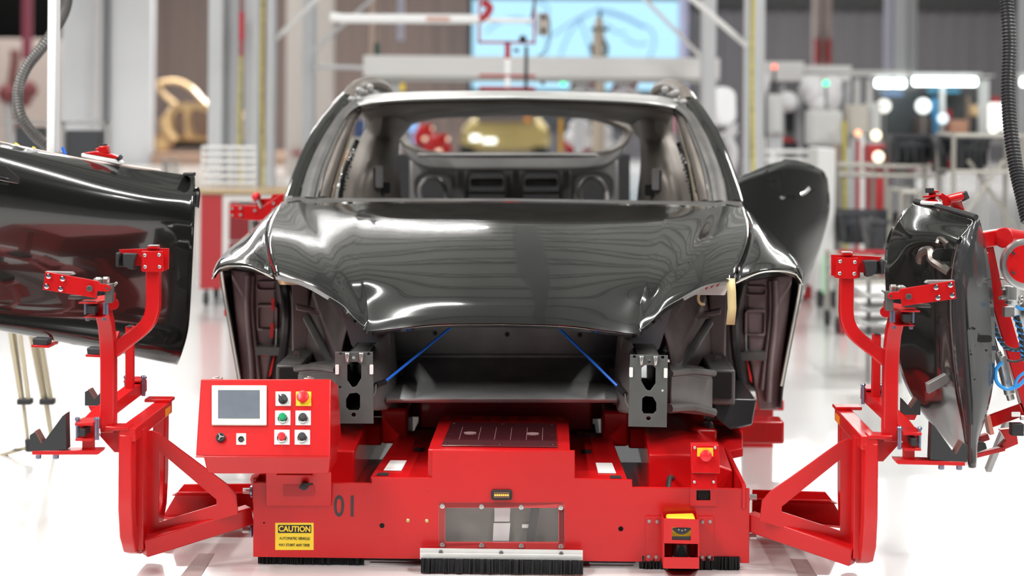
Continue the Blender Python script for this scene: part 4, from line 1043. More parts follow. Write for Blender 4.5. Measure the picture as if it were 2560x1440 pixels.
mb = MB().merge(pplate(orect(2443, 838, 2480, 856, 8), [], 6.02, .006, fn=P))
for x, y, r in ((2424,822,2.5),(2436,822,3),(2466,876,3),(2428,886,2.5),(2437,949,2),(2418,1108,2)): mb.merge(pplate(circ(x, y, r, 8), [], 6.0, .006, fn=P))
mb.o('latch_hole', HOLE, sh_)
MB().tube([P(2436,575,6.0), P(2412,640,5.985), P(2408,760,5.99), P(2414,900,6.02), P(2426,1060,6.05)], .008, 8, 4).o('edge_seal', RUB, sh_)
MB().tube([P(2288,503,6.44), P(2330,513,6.32), P(2390,528,6.14), P(2440,543,6.02)], .009, 8, 4).o('window_seal', RUB, sd_)
MB().merge(pplate(smooth2([(2332,635),(2345,622),(2375,626),(2374,650),(2360,654),(2338,648)], 3), [], 6.1, .012, fn=P)).o('lock_opening', HOLE, sd_)
mb = MB().tube([P(2300,655,6.2), P(2305,632,6.18), P(2325,626,6.15), P(2330,650,6.12), P(2345,662,6.1), P(2372,680,6.08)], .014, 8, 4).tube([P(2345,610,6.14), P(2352,598,6.14), P(2372,612,6.1)], .010, 8, 4)
mb.o('inner_pressing', mat('brown_grey_pressing', (.12,.1,.09), .25, metal=.5), sd_)
mb = MB().merge(pplate([(2318,960),(2365,935),(2376,945),(2372,958),(2322,985)], [], 6.18, .03, fn=P, bev=.004)); mb.o('inner_bracket', PRIM, sd_)
# ---- lifting arm
ma = thing('door_lifting_arm', 'red lifting arm with silver ring drum and blue air hoses at the right edge', 'manipulator', P(2530, 1100, 6.3))
MB().rtube([P(2452,600,6.2), P(2500,592,6.25), P(2525,590,6.3)], .03, .05).merge(MB().rtube([P(2455,650,6.2), P(2470,650,6.2)], .03, .05)).o('upper_arm', RED, ma, bevel=.004)
MB().cyl(P(2508,594,6.2), P(2548,600,6.3), .032).cyl(P(2545,598,6.28), P(2575,604,6.35), .024).o('elbow_joint', RED, ma, bevel=.003)
MB().rtube([P(2462,615,6.25), P(2484,720,6.25), P(2540,910,6.25), P(2580,1040,6.25)], .045, .04, (0,1,0)).o('main_beam', RED, ma, bevel=.003)
MB().rtube([P(2486,735,6.3), P(2555,1010,6.3)], .012, .05, (0,1,0)).o('beam_cover', mat('salmon_painted_steel', (.62,.2,.14), .4), ma)
rg = MB().lathe(P(2562,660,6.1), (0,-1,0), [(.074,0),(.078,.004),(.078,.04),(.070,.042)], 40).o('ring_drum', ALU, ma)
MB().lathe(P(2564,660,6.055), (0,-1,0), [(.058,0),(.058,.004),(.001,.0045)], 36).o('drum_face', RED, rg)
mb = MB()
for x, y in ((2532,633),(2532,682)): mb.bar(P(x-4,y-4,6.045), P(x+5,y+3,6.045), .007, .007)
mb.o('drum_bolt', CHROME, rg)
MB().cyl(P(2524,715,6.15), P(2524,750,6.15), .021).cyl(P(2524,750,6.15), P(2522,762,6.15), .012).o('regulator', ALU, ma, bevel=.002)
mb = MB().box(P(2505,700,6.12), P(2518,694,6.16)).box(P(2512,768,6.15), P(2530,790,6.18)).cyl(P(2500,745,6.12), P(2512,742,6.14), .006)
for x, y in ((2508,720),(2545,700),(2552,745),(2550,755)): mb.ball(P(x, y, 6.14), .008)
mb.o('air_fitting', STEEL, ma)
mb = MB()
for x0, y0, x1, y1 in ((2480,830,2494,880),): mb.cyl(P(x0,y0,6.15), P(x1,y1,6.15), .0055)
mb.o('piston_rod', CHROME, ma)
MB().cyl(P(2492,878,6.15), P(2504,905,6.15), .011).cyl(P(2500,890,6.15), P(2524,985,6.15), .0165).cyl(P(2522,980,6.15), P(2528,1000,6.15), .012).o('gas_cylinder', STEEL, ma, bevel=.002)
HB = mat('blue_air_hose', (.03,.3,.75), .35)
mb = MB().tube([P(2506,905,6.1), P(2490,925,6.1), P(2492,955,6.1), P(2515,972,6.1), P(2545,965,6.1), P(2565,945,6.1)], .006, 8, 5).tube([P(2535,970,6.1), P(2545,945,6.1), P(2570,925,6.1)], .005, 8, 4).tube([P(2540,765,6.1), P(2552,772,6.1), P(2575,772,6.1)], .005, 8, 4)
mb.o('air_hose', HB, ma)
def spiral(path, name, r, p):
    pts = catmull(path, 10); mb = MB().tube(pts, r, 10); w_ = mb.o(name, RUB, p)
    m2 = MB(); k = 0; hel = []
    L_ = 0
    for i in range(len(pts)-1):
        n = 3
        for j in range(n):
            q = pts[i].lerp(pts[i+1], j/n); a = k*.55; k += 1
            hel.append(q + Vector((math.cos(a), -abs(math.sin(a))*.9 if False else math.sin(a)*.6, math.sin(a)*.3)) * r)
    m2.tube(hel, r*.42, 6); m2.o('blue_spiral', HB, w_)
spiral([P(2541,790,6.15), P(2552,830,6.15), P(2558,870,6.15), P(2562,900,6.15)], 'wrapped_hose', .009, ma)
spiral([P(2482,805,6.15), P(2495,840,6.15), P(2515,868,6.15), P(2545,875,6.15), P(2560,862,6.15)], 'wrapped_hose', .007, ma)
MB().tube([P(2518,900,6.1), P(2535,904,6.1), P(2560,898,6.1)], .004, 6, 3).o('cable_tie', RUB, ma)
MB().rtube([P(2478,1052,6.3), P(2560,1022,6.25)], .04, .04).o('lower_beam', RED, ma, bevel=.003)
MB().prism([P(2466,1040,6.25), P(2476,1040,6.25), P(2486,1085,6.25), P(2476,1088,6.25)], (0,.05,0)).o('end_plate', MATS['salmon_painted_steel'], ma)
MB().rtube([P(2428,1105,6.35), P(2470,1090,6.35)], .03, .02).rtube([P(2430,1140,6.3), P(2510,1120,6.3)], .03, .014).prism([P(2500,1075,6.3), P(2540,1070,6.3), P(2546,1110,6.3), P(2512,1124,6.3), P(2490,1125,6.3), P(2515,1100,6.3)], (0,.03,0)).o('lower_fork', RED, ma, bevel=.002)
MB().prism([P(2416,1128,6.28), P(2440,1120,6.28), P(2446,1105,6.28), P(2464,1108,6.28), P(2468,1122,6.28), P(2428,1138,6.28)], (0,.04,0)).box(P(2530,1060,6.2), P(2552,1085,6.24)).o('rubber_stop', RUB, ma, bevel=.002)
MB().merge(pplate(orect(2529, 1030, 2551, 1042, 2), [], 6.2, .003, fn=P)).o('white_label', WPAPER, ma)
MB().cyl(P(2551,1043,6.22), P(2570,1046,6.22), .008).o('spigot', STEEL, ma)
MB().rtube([P(2470,1175,6.9), P(2520,1050,6.75)], .02, .02).o('rear_strut', PRIM, ma)
# clamp head on the upper edge of the small door
cl = MB().merge(MB().lathe(P(2330,512,6.32), (.05,0,1), [(.036,0),(.038,.006),(.034,.012)], 20)).o('suction_cup', PLAW, ma)
MB().lathe(P(2330,504,6.32), (.05,0,1), [(.03,0),(.024,.006),(.012,.012),(.012,.028),(.02,.03),(.02,.036)], 16).bar(P(2308,492,6.3), P(2352,488,6.3), .022, .006).rtube([P(2350,488,6.3), P(2362,496,6.3), P(2368,515,6.3)], .02, .012, (0,1,0)).o('cup_holder', RED, ma, bevel=.001)
MB().cyl(P(2324,482,6.3), P(2324,470,6.3), .014, n=12).cyl(P(2404,482,6.33), P(2412,500,6.33), .017, n=14).o('black_knob', RUB, ma, bevel=.002)
MB().cyl(P(2368,500,6.3), P(2408,490,6.33), .015).rtube([P(2385,495,6.35), P(2398,530,6.38), P(2420,600,6.3), P(2462,640,6.3)], .032, .03, (0,1,0)).o('cup_arm', RED, ma, bevel=.003)
# corrugated hoses
def corr(name, path, r, m, label, cat, pitch=.012):
    pts = catmull(path, 14); ln = [0]
    for i in range(1, len(pts)): ln.append(ln[-1] + (pts[i]-pts[i-1]).length)
    n = int(ln[-1] / (pitch/2)); out = []; sc_s = []; j = 0
    for k in range(n):
        t = k * pitch / 2
        while j < len(ln) - 2 and ln[j+1] < t: j += 1
        out.append(pts[j].lerp(pts[j+1], min(1, (t-ln[j])/max(1e-6, ln[j+1]-ln[j])))); sc_s.append(1.0 if k % 2 else .86)
    ob = MB().tube(out, r, 14, scales=sc_s).o(name, m, None, base=path[-1]); return tag(ob, label, cat)
corr('corrugated_hose', [P(2513,-60,7.0), P(2520,40,6.95), P(2524,120,6.93), P(2521,220,6.9), P(2526,320,6.85), P(2540,420,6.8), P(2556,490,6.75), P(2572,560,6.7)], .026, HOSEB, 'thick black corrugated hose hanging down at the right edge beside the red lifting arm', 'hose')
corr('corrugated_hose', [P(170,-60,8.1), P(168,0,8.1), P(150,52,8.05), P(112,110,8.0), P(66,170,8.0), P(45,230,8.0), P(52,290,8.0), P(88,340,8.05), P(135,380,8.1), P(150,420,8.1)], .024, HOSEM, 'grey corrugated hose curving behind the white hoist post', 'hose')
hp_ = thing('hoist_post', 'bright white square hoist post standing up behind the large loose door', 'post', P(134, 390, 7.5))
MB().box(P(116,400,7.45), P(152,-60,7.52)).o('post_tube', WHITE, hp_, bevel=.004)
MB().box(P(112,400,7.4), P(158,378,7.56)).o('post_foot', STEEL, hp_, bevel=.003)
MB().cyl(P(163,386,7.45), P(156,368,7.45), .006).o('valve_knob', BLUEP, hp_)
# suction clamp on the edge of the large door
c0 = thing('suction_clamp', 'red suction clamp with white pad sitting on the upper edge of the large door', 'clamp', P(250, 402, 7.0))
MB().prism([P(203,383,7.0), P(298,400,7.0), P(304,408,7.0), P(300,412,7.0), P(203,392,7.0)], (0,.06,0)).o('white_pad', WHITE, c0, bevel=.003)
MB().prism([P(206,382,7.0), P(236,378,7.0), P(280,386,7.0), P(300,394,7.0), P(300,400,7.0)], (0,.05,0)).prism([P(246,366,7.0), P(268,364,7.0), P(272,384,7.0), P(246,382,7.0)], (0,.04,0)).prism([P(237,372,7.0), P(247,369,7.0), P(247,376,7.0), P(240,378,7.0)], (0,.03,0)).o('clamp_body', RED, c0, bevel=.003)
MB().cyl(P(258,367,7.02), P(258,360,7.02), .014, n=12).cyl(P(296,392,7.0), P(302,398,7.0), .012).o('black_knob', RUB, c0)
MB().cyl(P(40,366,7.1), P(44,360,7.1), .01, n=8).cyl(P(84,372,7.1), P(86,368,7.1), .007, n=8).o('yellow_cap', YEL, c0)
# tripod
tp3 = thing('tripod', 'beige metal tripod standing on the white floor behind the left rack', 'tripod', P(100, 1150, 8.0))
for a in [[(30,780,7.9),(62,1000,7.9),(72,1120,7.9)], [(78,780,7.9),(118,1000,7.95),(140,1158,8.0)]]:
    (x0,y0,d0),(x1,y1,d1),(x2,y2,d2) = a
    mb = MB()
    for o in (-12, 12): mb.bar(P(x0+o,y0,d0), P(x1+o*.8,y1,d1), .012, .016)
    mb.bar(P(x0,y0,d0+.02), P(x2,y2,d2+.02), .022, .01)
    g = mb.o('tripod_leg', TRIPM, tp3, bevel=.002)
    MB().box(P(x1-20,y1+12,d1-.02), P(x1+22,y1-6,d1+.03)).o('leg_clamp', RUB, g, bevel=.003)
    MB().cyl(P(x2,y2-22,d2), P(x2+2,y2+8,d2), .016).o('foot', RUB, g)
mb = MB().bar(P(-12,1142,8.0), P(72,1118,7.9), .02, .014).bar(P(-12,1146,8.0), P(150,1166,8.0), .02, .014).bar(P(72,1118,8.1), P(150,1160,8.0), .014, .012)
mb.o('floor_spreader', TRIPM, tp3, bevel=.002)
MB().box(P(134,1172,7.98), P(172,1156,8.06)).box(P(28,1126,7.9), P(70,1120,7.95)).o('spreader_foot', RUB, tp3, bevel=.003)
# red rear clamp seen behind the fender
rc = thing('toggle_clamp', 'red toggle clamp with a red ball handle on a silver stem behind the fender', 'clamp', P(660, 740, 8.6))
MB().merge(pplate([(574,513),(660,514),(700,486),(710,486),(708,520),(690,548),(640,552),(574,544)], [], 8.5, .02, fn=P, bev=.002)).merge(pplate([(640,497),(676,496),(682,486),(708,484),(708,514),(640,514)], [], 8.54, .02, fn=P)).o('clamp_body', RED, rc)
mb = MB()
for x, y in ((580,521),(601,520),(580,538),(601,537),(637,526),(684,508),(684,525)): mb.lathe(P(x, y, 8.49), (0,-1,0), [(.007,0),(.007,.004),(.002,.004)], 8)
mb.o('clamp_bolt', PRIM, rc)
MB().ball(P(641,492,8.52), .02).o('ball_handle', REDB, rc)
MB().cyl(P(645,500,8.5), P(654,520,8.5), .008).cyl(P(634,552,8.55), (P(636,780,8.55).x, 8.55, .02), .022).cyl(P(660,552,8.6), (P(660,780,8.6).x, 8.6, .02), .02).box(P(600,510,8.5), P(625,503,8.53)).o('silver_stem', STEEL, rc)
MB().box(P(560,772,8.4), P(580,785,8.5)).box((P(600,0,8.4).x, 8.4, 0), (P(680,0,8.8).x, 8.8, .04)).box(P(625,780,8.5), P(672,990,8.6)).o('stem_base', RED, rc, bevel=.004)
r2 = thing('rear_support', 'red upright bracket behind the lower fender on the right', 'bracket', P(1925, 1015, 8.3))
MB().box(P(1908,880,8.3), P(1934,1015,8.36)).box(P(1880,1000,8.28), P(1950,1016,8.4)).box(P(1860,1016,8.3), P(1925,1120,8.4)).o('bracket_post', RED, r2, bevel=.004)
MB().cyl(P(1934,1002,8.3), P(1945,1002,8.3), .02).o('bracket_pin', STEEL, r2)
# dark tape marks on the floor
def fpt(px, py):
    a = (px-HX)/F_PX; b = (HY-py)/F_PX
    v = cR*a + cU*b + Vector((0,1,0)); t = -CAM_H / v.z
    return Vector((0,0,CAM_H)) + v*t
def quad(pts, name, m, label, cat):
    pts = [fpt(*p) for p in pts]
    mb = MB().prism([p + Vector((0,0,.001)) for p in pts], (0,0,.001)); return tag(mb.o(name, m, None, base=pts[0]), label, cat)
TPM = mat('brown_floor_tape', (.33,.24,.23), .4)
quad([(497,1385),(536,1385),(500,1445),(448,1445)], 'floor_marking', TPM, 'dark tape stripe on the white floor left of the red cart', 'floor tape')
quad([(1975,1398),(2018,1400),(2048,1450),(2000,1450)], 'floor_marking', TPM, 'dark tape stripe on the white floor right of the red cart', 'floor tape')
# ================================================================ background
def wb(mb, x0, y0, x1, y1, d, dep=.1):
    a = P((x0+x1)/2, (y0+y1)/2, d); hw = abs(x1-x0)*d/F_PX/2; hh = abs(y1-y0)*d/F_PX/2
    return mb.box((a.x-hw, a.y, a.z-hh), (a.x+hw, a.y+dep, a.z+hh))
def xpixw(x, d): return P(x, 270, d).x
def colm(x0, x1, d, m, name, label, cat, y0=-120, dep=.25, group=None):
    "upright standing on the floor"
    a = P((x0+x1)/2, 200, d); hw = (x1-x0)*d/F_PX/2; top = P(x0, y0, d).z
    ob = MB().box((a.x-hw, d, 0), (a.x+hw, d+dep, top)).o(name, m, None, base=(a.x, d, 0), bevel=.01); return tag(ob, label, cat, group)
# big pale wall panels and opening at the far left
def wallbox(px0, px1, d, z1, m, name, label, cat, z0=0, dep=.3):
    a, b_ = P(px0, 200, d), P(px1, 200, d)
    ob = MB().box((a.x, d, z0), (b_.x, d+dep, z1)).o(name, m, None, base=((a.x+b_.x)/2, d, z0), bevel=.02); return tag(ob, label, cat)
wallbox(152, 266, 47, 7.0, GREYW, 'wall_panel', 'tall pale grey wall panel right beside the white hoist post', 'panel')
wallbox(270, 381, 46.8, 7.0, GREYW, 'wall_panel', 'tall pale grey wall panel between the black groove and the brown wall', 'panel')
wallbox(232, 250, 46.5, 7.0, mat('mid_grey_trim', (.4,.4,.4), .5), 'wall_strip', 'narrow darker grey strip on the pale wall panel', 'strip', dep=.2)
wallbox(264, 270, 46.6, 7.0, RUB, 'wall_groove', 'thin black vertical strip between the pale wall panels', 'strip', dep=.2)
MB_ = wallbox(-260, 150, 50, 7.2, mat('black_opening', (.002,.002,.002), .9, spec=.02), 'dark_doorway', 'black dark opening above the beige partition in the far left corner', 'opening', z0=3.0)
wallbox(-260, 151, 49, 2.55+.45, mat('beige_partition', (.24,.195,.175), .6), 'partition', 'low beige partition below the black opening at the far left', 'partition')
ob = MB(); wb(ob, 55, -40, 76, 150, 44, .2); tag(ob.o('hanging_pipe', mat('crimson_paint', (.14,.015,.035), .5), None, base=P(65,150,44)), 'crimson vertical pipe in front of the black opening', 'pipe')
pt = thing('robot_arm', 'small blurred dark red robot arm in front of the beige partition', 'robot', P(45, 330, 40))
MB().tube([P(50,330,40), P(40,260,40), P(30,215,40), P(38,150,40), P(36,125,40)], .1, 10, 4).o('arm', mat('dark_red_brown', (.1,.035,.03), .5), pt)
MB().ball(P(22,235,40), .22).ball(P(70,225,40), .2).ball(P(60,250,40), .16).o('joint', mat('deep_crimson', (.09,.008,.01), .6), pt)
MB().tube([P(20,240,40), P(25,300,40), P(30,425,40)], .12, 10, 4).o('base', PRIM, pt)
# bench and screen seen left behind the door
bn = thing('monitor_stand', 'grey tube frame holding a dark monitor behind the large door', 'frame', P(210, 400, 13))
mb = MB(); wb(mb, 0, 303, 275, 309, 13, .04); wb(mb, 262, 303, 270, 600, 13, .04); wb(mb, 154, 303, 160, 600, 13, .04); mb.o('frame_tube', STEEL, bn)
mb = MB(); wb(mb, 164, 326, 252, 420, 13.05, .1); wb(mb, 38, 318, 110, 420, 13.05, .1); mb.o('monitor', DKGREY, bn, bevel=.01)
# gold car body on display, far left
def goldcar(x0, y0, d, m, label):
    g = thing('display_car', label, 'car', P(x0, y0, d))
    X = lambda x, y, dd=0: P(x, y, d+dd)
    return g, X
g, X = goldcar(470, 388, 48, GOLDD, 'bare golden car shell with raised rear lid on a low stage, far left')
MB().prism([X(400,300),X(425,265),X(450,256),X(560,262),X(640,300),X(640,352),X(560,362),X(412,352),X(398,330)], (0,1.6,0)).o('body_side', GOLDD, g, bevel=.08)
MB().tube([X(440,262),X(412,238),X(396,215),X(405,206),X(440,203),X(475,218),X(505,250),X(520,264)], .06, 8, 3).o('raised_lid', GOLDD, g)
MB().tube([X(410,295),X(420,330),X(440,352)], .14, 8, 3).tube([X(462,280),X(466,320),X(476,345)], .1, 8, 3).o('door_pillar', GOLDD, g)
MB().merge(pplate(smooth2([(436,285),(458,275),(462,300),(462,335),(446,338),(434,315)], 3), [], 47.9, .1, fn=P)).merge(pplate(smooth2([(478,275),(520,280),(560,285),(560,335),(500,340),(482,325)], 3), [], 47.9, .1, fn=P)).o('door_opening', mat('brown_cavity', (.12,.07,.045), .6), g)
mb = MB()
for x in (404,): mb.cyl(X(x,360,-.1), X(x,360,.2), .26, n=20)
wh_ = mb.o('wheel', mat('bronze_wheel', (.35,.22,.12), .4, metal=.4), g); MB().cyl(X(404,360,-.15), X(404,360,-.1), .16, n=16).o('hub', GOLDD, wh_)
MB().prism([X(395,352),X(640,352),X(640,370),X(420,370)], (0,1.2,0)).o('underside', HOLE, g)
a = P(376, 390, 46.5); b_ = P(640, 390, 46.5)
tag(MB().box((a.x, 46.5, 0), (b_.x+3, 50.5, .27)).o('stage', mat('brown_wood_stage', (.28,.18,.13), .5), None, base=((a.x+b_.x)/2, 46.5, 0), bevel=.02), 'low brown wooden stage carrying the golden car shell', 'stage')
tag(MB().box((P(410,0,30).x, 30, 0), (P(422,0,30).x, 30.2, .0+P(0,398,30).z)).box((P(436,0,30).x, 30, 0), (P(442,0,30).x, 30.2, P(0,395,30).z)).o('barrier_post', STEEL, None, base=(P(425,0,30).x,30,0)), 'short pale barrier posts on the floor right of the pale wall panels', 'post')
# second gold car seen through the rear window
g, X = goldcar(1258, 400, 42, GOLD, 'pale gold car seen from behind through the rear window opening')
MB().prism([X(1150,345),X(1160,315),X(1190,290),X(1225,262),X(1300,262),X(1345,290),X(1368,318),X(1376,345),X(1370,380),X(1155,380)], (0,3.5,0)).o('body', GOLD, g, bevel=.12)
MB().merge(pplate([(1192,292),(1208,272),(1318,272),(1340,292),(1338,306),(1196,306)], [], 41.9, .1, fn=P)).o('rear_window', mat('dim_window', (.12,.1,.1), .2), g)
mb = MB(); wb(mb, 1176, 338, 1200, 352, 41.8); wb(mb, 1208, 346, 1240, 358, 41.8); mb.o('tail_lamp', mat('lamp_glow', (.9,.95,.9), .3, emit=(.95,1,.96), es=1.6), g)
for xa, xb in ((1150, 1186), (1334, 1370)):
    MB().cyl((xpixw(xa, 42.2), 42.2, .33), (xpixw(xb, 42.2), 42.2, .33), .33, n=20).o('wheel', HOLE, g, bevel=.03)
mb = MB(); wb(mb, 1312, 293, 1326, 304, 41.7); mb.o('rear_marker', mat('orange_plastic', (.8,.3,.03), .4), g)
# big lit screen on the back wall
sA, sB = P(1180, 222, 54), P(1697, 2, 54)
sw = tag(MB().box((sA.x, 54, sA.z), (sB.x, 54.2, sB.z)).o('projection_screen', mat('lit_screen', (.02,.02,.02), .5, emit=(.42,.78,1.0), es=1.0), None, base=((sA.x+sB.x)/2, 54, sA.z)), 'large glowing pale blue screen with a line drawing on the back wall', 'screen')
LN = mat('screen_line', (.02,.02,.02), .5, emit=(.17,.33,.58), es=.8)
mb = MB()
for pth in ([(1380,90),(1440,50),(1500,25),(1560,40),(1600,60),(1628,75),(1636,110),(1620,150)], [(1400,140),(1420,90),(1450,50),(1500,20)], [(1450,50),(1465,90),(1480,140)], [(1500,30),(1560,45),(1610,70)], [(1215,80),(1250,55),(1300,45),(1350,70),(1370,100),(1360,140)], [(1515,60),(1540,80),(1565,82)], [(1360,60),(1370,20),(1340,0)], [(1560,95),(1590,110),(1620,108)]):
    mb.tube([P(x, y, 53.97) for x, y in pth], .028, 6, 4)
mb.o('screen_drawing', LN, sw)
tag(MB().box((sB.x, 54.05, sA.z), (sB.x+.25, 54.3, sB.z+.3)).o('screen_border', mat('violet_border', (.2,.2,.3), .5), None, base=(sB.x,54.05,sA.z)), 'narrow bluish border strip at the side of the glowing screen', 'strip')
# brown wall strips, columns near the left group
wallbox(715, 832, 40, 6.2, mat('warm_grey_pillar', (.42,.385,.36), .5), 'wall_pillar', 'broad beige grey wall pillar left of the car roof', 'pillar')
colm(756, 784, 20, COLM, 'steel_column', 'slim pale blue-grey steel column in front of the beige wall pillar', 'column')
colm(520, 556, 16, COLM, 'steel_column', 'silver steel column above the left end of the wire rack', 'column')
colm(560, 598, 16.2, mat('darker_column_paint', (.50,.51,.53), .45), 'steel_column', 'silver steel column between the two yellow striped cables', 'column')  # slightly darker grey than the other columns
colm(610, 648, 16.1, COLM, 'steel_column', 'broad silver steel column right of the red hanging box', 'column')
colm(664, 682, 16, COLM, 'steel_column', 'thin silver steel column where the white brace starts', 'column')
YC = mat('yellow_cable', (.68,.58,.14), .5, noise=.5, nscale=3, stretch=(.1,.1,6))
def cable(x, y0, y1, d, label, w_=.012):
    tag(MB().tube([P(x+2,y0,d), P(x-2,(y0+y1)/2,d), P(x+1,y1,d)], w_, 8, 6).o('hanging_cable', YC, None, base=P(x,y1,d)), label, 'cable')
cable(600, 140, 475, 15.9, 'yellow cable hanging below the red box between silver columns')
cable(656, -60, 475, 15.9, 'long yellow cable beside the thin silver column left of the car')
cable(1882, -60, 430, 15.0, 'long yellow cable down the silver column right of the car roof', .016)
ob = MB(); wb(ob, 597, 30, 610, 100, 15.9, .05); wb(ob, 602, -200, 605, 32, 15.92, .02); wb(ob, 600, 100, 606, 145, 15.9, .05); tag(ob.o('hanging_box', RED2, None, base=P(603,100,15.9)), 'slim red box hanging between the silver columns', 'box')
# frame of white tubes above
def bracew(pts, r, d, label, m=OFFW, name='white_brace'):
    tag(MB().tube([P(x, y, d) for x, y in pts], r, 10).o(name, m, None, base=P(*pts[-1], d)), label, 'brace')
bracew([(682,104),(800,-10)], .02, 16.2, 'diagonal white brace from the thin silver column to the upper edge')
bracew([(766,142),(940,-10)], .018, 19.8, 'diagonal white brace from the slim pale column up to the right', COLM)
bracew([(1605,-10),(1752,142)], .018, 17.8, 'diagonal white brace across the glowing screen corner')
bracew([(1722,-10),(1870,116)], .024, 15.3, 'thick diagonal white brace between the two silver columns right of the screen')
tb_ = thing('white_tube_beam', 'horizontal white balancer tube with a red mark left of the glowing screen', 'tube', P(1000, 50, 15))
MB().tube([P(826,42,15), P(860,46,15), P(1198,48,15)], .036, 14).tube([P(1198,50,15), P(1330,52,15)], .018, 10).o('tube', WHITE, tb_)
mb = MB(); wb(mb, 1066, 42, 1124, 52, 14.94, .03); mb.o('label_band', mat('grey_red_band', (.6,.35,.3), .5), tb_)
tag(MB().tube([P(770,166,20.1), P(918,170,18.25)], .02, 8).o('horizontal_rail', COLM, None, base=P(786,166,19.9)), 'thin horizontal grey rail left of the long white beam', 'rail')
colm(923, 936, 21, mat('tan_post_paint', (.55,.42,.34), .5), 'thin_post', 'thin tan post rising behind the left end of the white beam', 'post', dep=.06)
ob = MB(); wb(ob, 993, -40, 1009, 100, 30, .1); tag(ob.o('hanging_strip', mat('pale_violet_strip', (.5,.5,.62), .5), None, base=P(1000,100,30)), 'pale violet strip hanging in front of the brown wall', 'strip')
tag(MB().box(P(935,138,18.2), P(951,108,18.3)).o('junction_box', mat('dark_green_box', (.02,.06,.045), .5), None, base=P(943,138,18.2)), 'small dark green box on top of the white beam', 'box')
# long white beam on posts
bm_ = thing('white_beam', 'long off-white boxed beam on posts above the car roof', 'beam', P(930, 700, 18))
a, b_ = P(908, 168, 18), P(1800, 168, 18)
MB().box((a.x, 18, P(1300,194,18).z), (b_.x, 18.5, P(1300,141,18).z)).o('beam_box', OFFW, bm_, bevel=.01)
MB().box((a.x+.1, 18.02, P(1300,204,18).z), (b_.x, 18.4, P(1300,194,18).z)).o('lower_channel', mat('grey_channel', (.4,.4,.38), .5), bm_)
for x0, x1 in ((912,950),(972,1000),(1440,1462)):
    MB().box((P(x0,0,18).x, 18.1, 0), (P(x1,0,18).x, 18.3, P(1300,200,18).z)).o('beam_post', COLM, bm_)
mb = MB(); wb(mb, 1000, 208, 1012, 228, 17.9, .05); mb.o('yellow_tag', YEL, bm_)
colm(1757, 1790, 17, COLM, 'steel_column', 'silver steel column at the right end of the screen braces', 'column')
colm(1862, 1876, 15.3, COLM, 'steel_column', 'narrow silver column left of the long yellow cable', 'column', dep=.1)
colm(1886, 1912, 15.2, COLM, 'steel_column', 'silver steel column right of the long yellow cable', 'column', dep=.1)
# red hoist frame in front of the screen
rf = thing('red_hoist_frame', 'red rectangular hoist frame with a banded post in front of the glowing screen', 'hoist', P(1268, 225, 15))
mb = MB(); wb(mb, 1195, -60, 1201, 108, 15, .03); wb(mb, 1333, -60, 1339, 110, 15, .03); wb(mb, 1195, 103, 1339, 109, 15, .03); mb.tube([P(1205,5,15), P(1225,18,15), P(1212,42,15), P(1200,48,15)], .03, 8, 3); mb.o('frame', RED2, rf)
mb = MB(); wb(mb, 1262, 104, 1276, 146, 15, .05); wb(mb, 1198, 186, 1338, 192, 15, .04); wb(mb, 1198, 216, 1338, 224, 15, .04); mb.o('crossbar', RED2, rf)
mb = MB(); wb(mb, 1263, 146, 1275, 186, 14.98, .05); wb(mb, 1263, 192, 1275, 218, 14.98, .05); mb.o('white_sleeve', WHITE, rf)
mb = MB(); wb(mb, 1311, 115, 1320, 220, 14.98, .05); mb.ball(P(1307,98,14.95), .03); wb(mb, 1284, 122, 1298, 130, 14.98, .04); wb(mb, 1352, 203, 1362, 212, 14.98, .04); mb.o('black_rod', RUB, rf)
mb = MB(); wb(mb, 1344, 32, 1372, 88, 14.98, .1); mb.o('control_box', mat('taupe_box', (.45,.4,.36), .5), rf, bevel=.01)
mb = MB(); wb(mb, 1352, 36, 1366, 48, 14.97, .02); wb(mb, 1352, 70, 1366, 82, 14.97, .02); mb.o('box_dial', PRIMD, rf)
MB().tube([P(1338,-10,15), P(1330,40,15), P(1320,60,15)], .008, 8, 3).tube([P(1372,40,15), P(1376,90,15), P(1360,130,15), P(1345,140,15)], .006, 8, 3).o('cable', RUB, rf)
# beige industrial robot tops
rb = thing('industrial_robot', 'beige robot arm pointing straight up in front of the glowing screen', 'robot', P(1495, 150, 22))
MB().tube([P(1497,150,22), P(1496,110,22), P(1497,76,22)], .062, 12).tube([P(1497,72,22), P(1497,56,22), P(1498,44,22)], .055, 12, scales=[1,.85,.6]).tube([(P(1495,500,22).x, 22, 0), P(1497,150,22)], .07, 10).o('arm', mat('beige_robot_paint', (.62,.52,.42), .45), rb)
MB().tube([P(1498,44,22), P(1501,28,22)], .02, 8).box(P(1478,76,21.95), P(1520,70,22.1)).tube([P(1481,140,22), P(1478,110,22)], .02, 8).tube([P(1515,140,22), P(1518,118,22), P(1506,95,22)], .022, 8).o('wrist', DKGREY, rb)
def down(m, x, y, d, name, parent, r=.02):
    a = P(x, y, d); return MB().cyl(a, (a.x, a.y, 0), r, n=8).o(name, m, parent)
def sig(x, y, d, col, label, pole=60, m=STEEL):
    s = thing('signal_light', label, 'lamp', P(x, y+pole, d))
    MB().tube([P(x, y+(6 if pole > 0 else -6), d), P(x, y+pole, d)], .012, 8).o('stem', m, s)
    MB().ball(P(x, y, d), .026, n=12).o('lens', mat('signal_'+label.split()[0], (.1,.1,.1), .4, emit=col, es=2.2), s)
sig(1408, 208, 18.2, (.02,1,.45), 'green signal light below the white beam above the car roof', -13)
sig(2065, 208, 17.1, (.02,1,.45), 'green signal light over the pale control cabinets at the right', 64)
sig(1936, 167, 17.7, (1,.16,.1), 'red signal light on a short dark stem right of the roof', 66, RUB)
